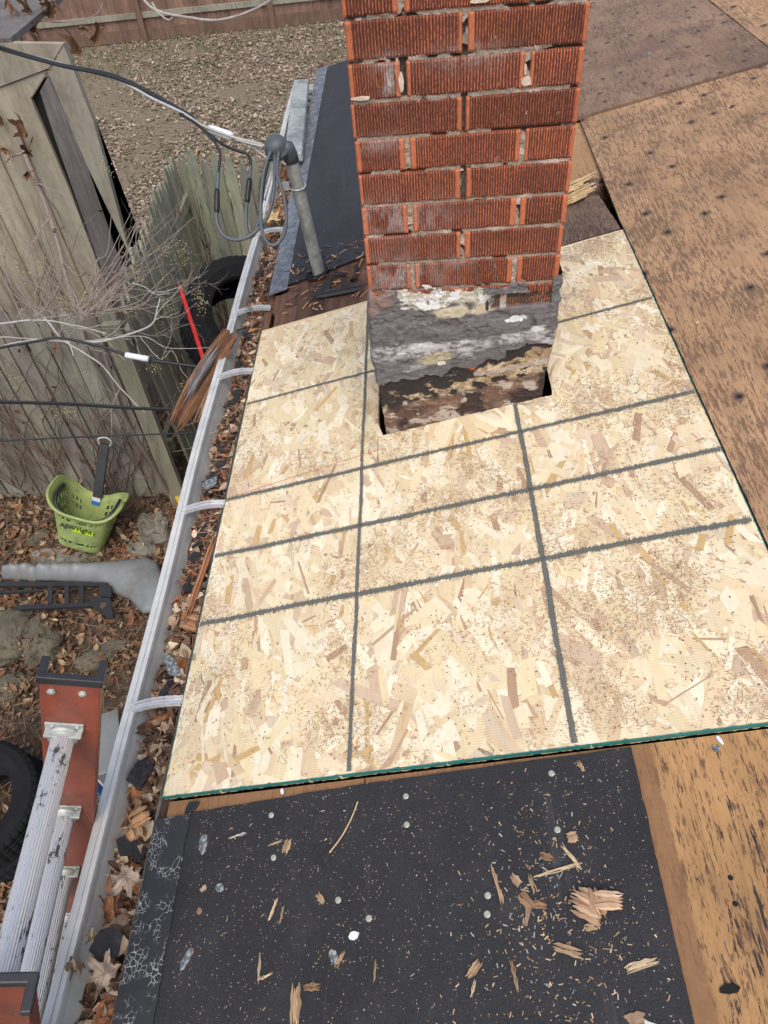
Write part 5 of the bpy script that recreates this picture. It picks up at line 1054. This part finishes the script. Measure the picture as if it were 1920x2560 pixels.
# ================================================================= TIMBER OVER THE GUTTER
def fibres(name, label, cat, P0, P1, width, thick, n, cols, rag=.25, bend=0, face=None, seed=1, mat='chip', nrm_=(0, 0, 1)):
    """a ragged piece of split wood made of long torn slivers"""
    rr = random.Random(seed); P0 = np.array(P0, float); P1 = np.array(P1, float); d = P1-P0; L = np.linalg.norm(d); d /= L; s_ = np.cross(d, nrm_); s_ /= np.linalg.norm(s_); u = np.cross(s_, d); mb = MB()
    for i in range(n):
        o = (i/(max(1, n-1))-.5)*width+rr.gauss(0, width*.03); a = rr.uniform(0, rag)*L*(1 if rr.random() < .8 else .1); b = L-rr.uniform(0, rag)*L; w_ = width/n*rr.uniform(1.3, 2.6); h_ = thick*rr.uniform(.4, 1.); z = rr.uniform(-.3, .3)*thick; sw = rr.gauss(0, width*.025)
        K_ = 7; col = np.array(cols[rr.randrange(len(cols))])*rr.uniform(.75, 1.2); sec = []
        for j in range(K_):
            t = j/(K_-1); c = P0+d*(a+(b-a)*t)+s_*(o+sw*t+rr.gauss(0, .0008))+u*(z+bend*math.sin(PI*t)); tp_ = (min(1, .25+3*t)*min(1, .15+3.5*(1-t)))
            sec.append([c+s_*w_*.5*tp_*x+u*h_*.5*tp_*y for x, y in ((-1, -1), (1, -1), (1, 1), (-1, 1))])
        mb.grid(np.array(sec), col, close=True); b_n = mb.n-4*K_; mb.f.append(np.array([[b_n+3, b_n+2, b_n+1, b_n]])); mb.f.append(np.array([[mb.n-4, mb.n-3, mb.n-2, mb.n-1]]))
    if isinstance(label, bpy.types.Object): return mb.build(name, M[mat], label)
    return tag(mb.build(name, M[mat]), label, cat)
W1 = [(.17, .075, .045), (.10, .045, .03), (.25, .13, .07), (.07, .035, .025), (.33, .18, .09)]
a = at_z(503, 716, gzt+.045); b = at_z(372, 925, gzt-.16); rf = thing('rotten_plank', 'rotten reddish splintered plank hanging over the gutter lip', 'plank', (a+b)/2)
off_ = at_z(440, 860, gzt-.04)-at_z(425, 835, gzt-.04)
fibres('torn_fibres', rf, '', a, b, .075, .034, 52, W1, .16, .004, seed=3)
a2 = at_z(470, 770, gzt+.02); b2 = at_z(395, 905, gzt-.12); fibres('painted_face', rf, '', a2+(a-b)*.10+np.array([-.012, -.0, .012]), b2+(a2-b2)*.22+np.array([-.02, .0, .010]), .034, .010, 16, [(.14, .13, .135), (.22, .21, .215), (.09, .075, .075), (.15, .08, .06)], .22, .004, seed=4)
a3 = at_z(480, 800, gzt+.0); b3 = at_z(420, 930, gzt-.14); fibres('yellow_fibres', rf, '', a3, b3, .035, .01, 12, [(.24, .14, .06), (.17, .09, .045)], .35, .0, seed=5)
a = at_z(469, 1150, EZ-.012); b = at_z(400, 1345, EZ-.03); fibres('split_stick', 'long reddish split stick lying in the gutter beside the new board', 'stick', a, b, .014, .012, 7, [(.36, .17, .07), (.27, .11, .05), (.17, .07, .04)], .08, .0, seed=6)
a = at_z(395, 1340, EZ-.02); b = at_z(435, 1350, EZ-.02); fibres('wood_chunk', 'twisted orange wood chunk at the lower end of the split stick', 'wood chunk', a, b, .035, .012, 8, [(.34, .18, .09), (.25, .12, .06)], .3, seed=7)
for (p, q_, w_, lb) in (((282, 1775), (322, 1752), .026, 'flat tan wood block in the gutter nearest the board corner'), ((288, 1786), (296, 1812), .022, 'small orange wood block below the flat tan one in gutter'),):
    fibres('wood_block', lb, 'wood block', at_z(*p, EZ-.012), at_z(*q_, EZ-.012), w_, .012, 6, [(.30, .19, .10), (.36, .2, .1)], .04, seed=8+p[0])
# shingle scraps in the gutter
def scrap(px_, sz, z, mat, label, grp=None, name='shingle_scrap', cat='shingle scrap', seed=0, tilt=.35):
    rr = random.Random(seed+int(px_[0]*7+px_[1])); c = at_z(*px_, z); k = rr.randint(6, 9); poly = [(sz[0]/2*math.cos(a+rr.uniform(-.25, .25))*rr.uniform(.65, 1.1), sz[1]/2*math.sin(a)*rr.uniform(.65, 1.1)) for a in np.arange(k)*2*PI/k]
    mb = MB(); mb.prism(poly, 0, .004); o = mb.build(name, M[mat], None, Matrix.Translation(Vector(c)) @ Matrix.Rotation(rr.gauss(0, tilt), 4, 'X') @ Matrix.Rotation(rr.gauss(-.2, tilt), 4, 'Y') @ Matrix.Rotation(rr.uniform(0, 6), 4, 'Z')); return tag(o, label, cat, grp)
for p in ((522, 712), (535, 726), (515, 790), (512, 850), (500, 870), (495, 905), (490, 1000), (478, 1010), (463, 1030), (485, 970), (440, 1150), (432, 1175), (425, 1210), (420, 1250), (408, 1270), (370, 1455), (382, 1480), (360, 1500), (560, 595), (575, 570), (545, 640), (270, 1830), (300, 1840), (300, 1680), (310, 1660)):
    scrap(p, (R_.uniform(.035, .07), R_.uniform(.03, .05)), gzt-.022, 'shingle_black', 'broken black shingle scrap among the leaves in the gutter', 'black shingle scraps in the gutter')
scrap((455, 1045), (.05, .07), gzt-.01, 'granule', 'pale grey granule faced shingle scrap against the gutter wall', seed=2); scrap((370, 1440), (.03, .09), gzt+.0, 'granule', 'grey granule scrap above the third gutter strap', seed=3); scrap((235, 2035), (.07, .06), gzt+.02, 'shingle_black', 'largest dark shingle scrap beside the crackled felt strip', seed=4, tilt=.15)
mb = MB()
for i in range(60):
    a = np.array([rng.uniform(-.635, -.56), rng.uniform(1.1, 1.75), gzt-.045+rng.uniform(0, .02)]); r = rng.uniform(.005, .016); tv = np.array([(1, 0, 0), (-1, 0, 0), (0, 1, 0), (0, -1, 0), (0, 0, .7), (0, 0, -.7)])*r; mb.inst(tv, tf, rotmats(1, 1), a[None], np.ones((1, 3)))
tag(mb.build('asphalt_crumbs', M['shingle_black'], origin=(-.6, 1.4, gzt-.05)), 'black asphalt crumbs piled in the gutter beside the new board', 'asphalt crumbs', kind='stuff')
def bigleaf(px_, z, s_, col, label, k=0, tilt=(0.1, 0.1), rot=0.):
    c = at_z(*px_, z); tv, tf_, cm = hileaf(); sh_ = np.array([[1 if k == 0 else .55, 0, 0], [0, 1, 0], [0, 0, 1+.9*k]]); tv = tv @ sh_; o = MB().add(tv*s_*1.15, tf_, np.array(col)[None]*cm[:, None]).build('fallen_leaf', M['leaf'], None, Matrix.Translation(Vector(c)) @ Matrix.Rotation(rot, 4, 'Z') @ Matrix.Rotation(tilt[0], 4, 'X') @ Matrix.Rotation(tilt[1], 4, 'Y')); o.data.polygons.foreach_set('use_smooth', np.ones(len(tf_), bool)); return tag(o, label, 'leaf')
bigleaf((276, 1897), EZ+.0, .075, (.38, .29, .22), 'large pale brown maple leaf in the gutter by the crackled strip', 0, (.2, -.1), 2.6)
bigleaf((240, 1962), EZ-.01, .085, (.25, .115, .055), 'large reddish brown leaf in the gutter below the pale maple leaf', 1, (.2, .5), .4)
bigleaf((226, 2105), EZ+.004, .07, (.34, .26, .19), 'big pale curled leaf near the bottom of the gutter', 0, (.3, .2), 1.0)
bigleaf((200, 2025), EZ+.0, .045, (.38, .30, .21), 'cream curled leaf against the inner gutter wall near bottom', 2, (.5, .2), 0)
bigleaf((165, 2090), EZ+.0, .06, (.33, .25, .18), 'narrow curled leaf standing at the gutter lip near bottom', 2, (.8, .2), .3)
bigleaf((585, 470), EZ-.0, .11, (.50, .38, .18), 'large yellow leaf in the gutter under the weatherhead', 0, (.2, .1), .2)
bigleaf((92, 1810), .5, .10, (.28, .12, .05), 'orange leaf resting on the stacked tyres at the left edge', 2, (.2, .2), .2)
# ================================================================= SMALL THINGS ON THE ROOF
def RMt(a, b, c, ang): return RM @ Matrix.Translation((a, b, c)) @ Matrix.Rotation(ang, 4, 'Z')
zf5 = lambda x, y: ((300+x*.482)/1.1573, (1950+y*.482)/1.1573)
zf6 = lambda x, y: ((1100+x*.494)/1.1573, (1900+y*.494)/1.1573)
nail_m = simple('nail_head', (.36, .38, .32), .2, 300, .5, .3); nail_r = simple('rusty_nail_head', (.22, .12, .07), .3, 300, .8)
mbn = MB().lathe([(0, .0016), (.0042, .0014), (.0052, .0008), (.0054, 0)], 18); proto = None
NA = [zf5(*p) for p in ((785, 183), (1483, 85), (1487, 232), (797, 403), (1132, 623), (1291, 718), (1100, 898))]+[zf6(*p) for p in ((564, 68), (594, 353), (242, 686), (239, 781))]
for p in NA:
    a, b = on_roof(*p, -.008)
    if proto is None: proto = mbn.build('roofing_nail', nail_m, None, RMt(a, b, -.0075, 0)); o = proto
    else: o = proto.copy(); COL.objects.link(o); o.matrix_world = RMt(a, b, -.0075, 0)
    tag(o, 'pale round nail head driven through the foreground black felt', 'nail', 'pale nail heads in the foreground felt')
for p, lb in ((zf5(413, 681), 'rusty nail head near the crackled edge strip'), (zf5(370, 890), 'rusty nail head beside a blue grey flake on the felt')):
    a, b = on_roof(*p, -.008); o = proto.copy(); o.data = proto.data.copy(); o.data.materials[0] = nail_r; COL.objects.link(o); o.matrix_world = RMt(a, b, -.0075, 0); tag(o, lb, 'nail'); del o['group']
def bit(px_, ln, wd, ang, col, label, name='wood_splinter', cat='wood splinter', n=4, grp=None, th=.003, off=-.0075, mat='chip', rag=.12):
    a, b = on_roof(*px_, off); d = np.array([math.cos(ang), math.sin(ang)]); 
    P0, P1 = RL(a-d[0]*ln/2, b-d[1]*ln/2, off+th*.5+.0004), RL(a+d[0]*ln/2, b+d[1]*ln/2, off+th*.5+.0004)
    o = fibres(name, label, cat, P0, P1, wd, th, n, [tuple(col), tuple(np.array(col)*.8)], rag, seed=int(px_[0]*3+px_[1]), nrm_=tuple(N_), mat=mat)
    if grp: o['group'] = grp
    return o
TAN = (.42, .29, .17); PALE = (.60, .47, .30); BRN = (.28, .17, .095)
# the large torn chunk
bx_, by_ = on_roof(*zf6(790, 730), -.0075); wc = thing('wood_chunk', 'largest torn brown wood chunk on the felt at lower right', 'wood chunk', RL(bx_, by_, -.0075))
def rl2(px_, c): a, b = on_roof(*px_, -.0075); return RL(a, b, c)
CH = [(.30, .185, .115), (.36, .23, .14), (.24, .14, .085), (.42, .29, .18)]
fibres('lower_layer', wc, '', rl2(zf6(660, 690), .0), rl2(zf6(850, 790), .0), .036, .008, 13, CH, .22, .002, seed=21, nrm_=tuple(N_))
fibres('cross_strip', wc, '', rl2(zf6(770, 720), .006), rl2(zf6(935, 725), .004), .020, .006, 7, [(.48, .34, .22), (.36, .24, .15)], .1, .001, seed=22, nrm_=tuple(N_))
fibres('upper_strip', wc, '', rl2(zf6(770, 650), .004), rl2(zf6(820, 820), .001), .022, .006, 8, CH, .25, .001, seed=23, nrm_=tuple(N_))
LST = [(zf6(1023, 1040), .055, .010, -.05+.25, PALE, 'pale chip lying alone on the felt near the right edge'), (zf6(652, 965), .050, .012, -.35, TAN, 'tan splintered chip below the largest wood chunk'), (zf6(598, 560), .088, .0045, .18, PALE, 'longer pale stick above the largest wood chunk'),
 (zf6(668, 495), .056, .0045, -1.0, PALE, 'shorter pale stick meeting the long one above the chunk'), (zf6(292, 635), .075, .006, -1.35, TAN, 'upright tan stick beside two pale nail heads'), (zf6(715, 35), .026, .006, -1.25, TAN, 'tan chip just below the board at the felt top'),
 (zf6(442, 795), .032, .005, 1.3, TAN, 'thin tan splinter left of the chip cluster'), (zf6(500, 735), .030, .010, -.1, BRN, 'brown curled chip among the cluster left of the largest chunk'), (zf6(440, 720), .034, .014, -.9, BRN, 'dark brown bent chip at the cluster left edge'),
 (zf6(385, 608), .024, .010, -.8, TAN, 'lone brown flake up from the chip cluster'), (zf6(468, 630), .036, .006, -1.4, TAN, 'narrow brown flake above the chip cluster'), (zf6(672, 393), .022, .016, .1, TAN, 'squarish tan flake near the top pale nail'), (zf6(540, 493), .026, .009, -.4, BRN, 'brown flake left of the crossing sticks'),
 (zf6(378, 1095), .046, .0045, -1.4, TAN, 'thin tan splinter low in the felt centre'), (zf6(175, 1060), .034, .010, .8, TAN, 'tan Y shaped flake in the lower felt'), (zf6(765, 845), .024, .010, 0, TAN, 'small chip directly below the largest chunk'), (zf6(170, 1155), .028, .004, 1.2, PALE, 'small pale splinter low on the felt'),
 (zf5(867, 343), .030, .013, 1.35, TAN, 'rectangular tan wood chip near the upper felt centre'), (zf5(612, 290), .044, .003, .2, (.5, .49, .45), 'thin white splinter left of the rectangular chip'), (zf5(808, 328), .032, .003, .25, PALE, 'thin pale splinter touching the rectangular chip'), (zf5(800, 665), .045, .004, 1.2, PALE, 'pale slanting splinter in the felt middle'),
 (zf5(913, 1170), .066, .017, -1.5, TAN, 'long ragged tan chip at the felt bottom'), (zf5(1043, 618), .026, .008, -.9, TAN, 'brown chip between nail heads in felt middle'), (zf5(755, 1020), .034, .0025, .3, PALE, 'pale needle shaped splinter low in the felt left'), (zf5(725, 975), .05, .0025, -1.5, PALE, 'upright needle shaped splinter joining another low left'),
 (zf5(840, 700), .032, .003, 1.45, TAN, 'upright thin splinter right of the slanting one'), (zf5(1143, 930), .032, .005, .95, TAN, 'brown splinter beside the low central nail head'), (zf5(437, 565), .016, .006, .7, PALE, 'small yellow chip left on the felt'), (zf5(1000, 1077), .034, .009, .02, BRN, 'leaf shaped brown flake low on the felt'),
 (zf6(1000, 1330), .035, .02, .1, (.35, .24, .15), 'brown bark flake at the bottom edge beside metal scrap'), (zf5(1325, 990), .035, .0025, 1.5, TAN, 'lone thin tan splinter in the right lower felt')]
for p, ln, wd, an, col, lb in LST: bit(p, ln*.92, wd*.72, an, np.array(col)*.88, lb)
P3 = smooth([RL(*on_roof(*zf5(*p), -.0075), -.004) for p in ((1090, 380), (1150, 300), (1200, 210), (1237, 115))], 8); tag(MB().tube(P3, .0012, 5, (.55, .38, .22)).build('pine_needle', M['attr']), 'long curved tan pine needle on the upper felt', 'pine needle')
def flake(px_, sx, sy, ang, mat, label, name='shingle_flake', cat='shingle flake', off=-.0075):
    a, b = on_roof(*px_, off); rr = random.Random(int(px_[0])); k = 7; poly = [(sx/2*math.cos(t)*rr.uniform(.8, 1.25), sy/2*math.sin(t)*rr.uniform(.8, 1.25)) for t in np.arange(k)*2*PI/k]
    return tag(MB().prism(poly, .0003, .0028).build(name, M[mat], None, RMt(a, b, off, ang)), label, cat)
flake(zf5(436, 330), .018, .042, .1, 'granule', 'blue grey shingle flake nearest the board corner'); flake(zf5(350, 925), .014, .038, -.4, 'granule', 'blue grey shingle flake touching a rusty nail'); flake(zf5(1113, 920), .012, .022, .1, 'granule', 'small blue grey flake touching a pale nail')
flake(zf5(1212, 810), .017, .012, .4, 'white', 'whitest chip on the felt near its centre', 'paint_chip', 'paint chip'); flake(zf5(843, 62), .007, .011, .2, 'white', 'tiny white chip by the board edge', 'paint_chip', 'paint chip'); flake(zf5(1050, 385), .045, .035, .4, 'shingle_black', 'black torn felt scrap beside the curved pine needle'); flake(zf5(518, 560), .018, .016, .4, 'granule', 'round grey flake in the left felt'); flake(zf5(375, 140), .03, .02, .4, 'shingle_black', 'black scrap at the upper left felt corner')
a, b = on_roof(1395, 2203, -.0075); tag(MB().prism([(-.012, -.03), (.03, -.03), (.032, -.012), (-.014, .004)], 0, .0012).build('metal_scrap', M['metal_white'], None, RMt(a, b, -.007, 0)), 'bluish white metal scrap at the bottom edge', 'metal scrap')
flake((1398, 117), .038, .014, .3, 'granule', 'dark grey flake on the purplish plywood', off=.010); flake((1582, 231), .02, .008, .4, 'shingle_black', 'black sliver on the large right plywood', off=.001)
flake((1547, 1617), .012, .010, .4, 'granule', 'round grey stone crumb on plywood below the board corner', 'stone_crumb', 'crumb', off=-.012); flake((1555, 1600), .018, .007, 2.0, 'white', 'cream sliver beside the grey crumb on the plywood', 'wood_sliver', 'sliver', off=-.012)
a, b = on_roof(1576, 2137, -.012); flake((1576, 2137), .026, .014, .1, 'dark', 'ragged black hole in the honey plywood at lower right', 'plywood_hole', 'hole', off=-.012)
for p in ((1578, 1896), (1588, 1952)): a, b = on_roof(*p, -.012); o = tag(MB().lathe([(0, .0006), (.0035, .0006), (.004, 0)], 12).build('nail_hole', M['dark'], None, RMt(a, b, -.012, 0)), 'small round black nail hole in the honey plywood', 'hole', 'nail holes in the honey plywood')
# grit and shavings scattered on the felt
n = 3000; px_ = np.stack([rng.uniform(-.78, .02, n), rng.uniform(-.05, .50, n)], 1); cl = on_roof(*zf6(560, 760), -.0075); ext_ = np.array(cl)+rng.normal(0, 1, (300, 2))*np.array([.055, .10]); px_ = np.concatenate([px_, ext_]); px_ = px_[(px_[:, 0] < .02)]; n = len(px_)
cs = np.array([(.38, .36, .33), (.36, .25, .15), (.48, .36, .22), (.26, .17, .10), (.2, .2, .2)])[rng.choice(5, n, p=(.15, .27, .18, .30, .10))]
T = np.stack([px_[:, 0], px_[:, 1], np.full(n, -.0068)+rng.uniform(0, .0008, n)], 1); mb = slivers(MB(), T[:n*7//8], .0022, .0013, cs[:n*7//8]*.8, .1); slivers(mb, T[n*7//8:], .0068, .0018, cs[n*7//8:], .1)
tag(mb.build('wood_shavings', M['chip'], None, RM), 'fine tan shavings and grit sprinkled over the foreground felt', 'shavings', kind='stuff')
n = 260; px_ = np.stack([rng.uniform(-.80, -.03, n), rng.uniform(2.16, 2.60, n)], 1); cs = np.array([(.24, .12, .06), (.38, .22, .11), (.10, .06, .04), (.03, .03, .03)])[rng.choice(4, n)]
mb = slivers(MB(), np.stack([px_[:, 0], px_[:, 1], rng.uniform(.001, .006, n)], 1), .035, .006, cs, .15); tag(mb.build('wood_shavings', M['chip'], None, RM), 'rotten wood fragments strewn around the mast foot', 'wood debris', kind='stuff')
for i, (p, s_) in enumerate((((735, 590), .07), ((765, 600), .06), ((700, 625), .09), ((745, 622), .07), ((770, 580), .05), ((715, 605), .05))):
    c = on_roof(*p, .004); o = scrap(p, (s_, s_*.6), RL(*c, .006)[2], 'shingle_black', 'torn black felt scrap heaped between mast foot and chimney', 'torn felt scraps by the mast foot', 'felt_scrap', 'felt scrap', i)
fibres('felt_strip', 'narrow dark felt strip lying on the rotten boards left of the chimney', 'felt strip', RL(*on_roof(680, 640, .004), .006), RL(*on_roof(795, 618, .004), .008), .03, .004, 4, [(.03, .03, .03), (.02, .02, .022)], .05, seed=41, nrm_=tuple(N_))
# fine crumbs on the right plywood
n = 300; px_ = np.stack([rng.uniform(.40, 1.5, n), rng.uniform(.6, 4.0, n)], 1); T = np.stack([px_[:, 0], px_[:, 1], np.full(n, .0125)], 1); T[:, 2] = np.where(px_[:, 1] > 3.0+.0*px_[:, 0], .0112, .0022)
mb = slivers(MB(), T, .008, .003, np.array([(.45, .4, .36), (.12, .1, .1), (.4, .28, .17)])[rng.choice(3, n)], .1); tag(mb.build('grit', M['chip'], None, RM), 'small grit and crumbs scattered over the right plywood sheets', 'grit', kind='stuff')
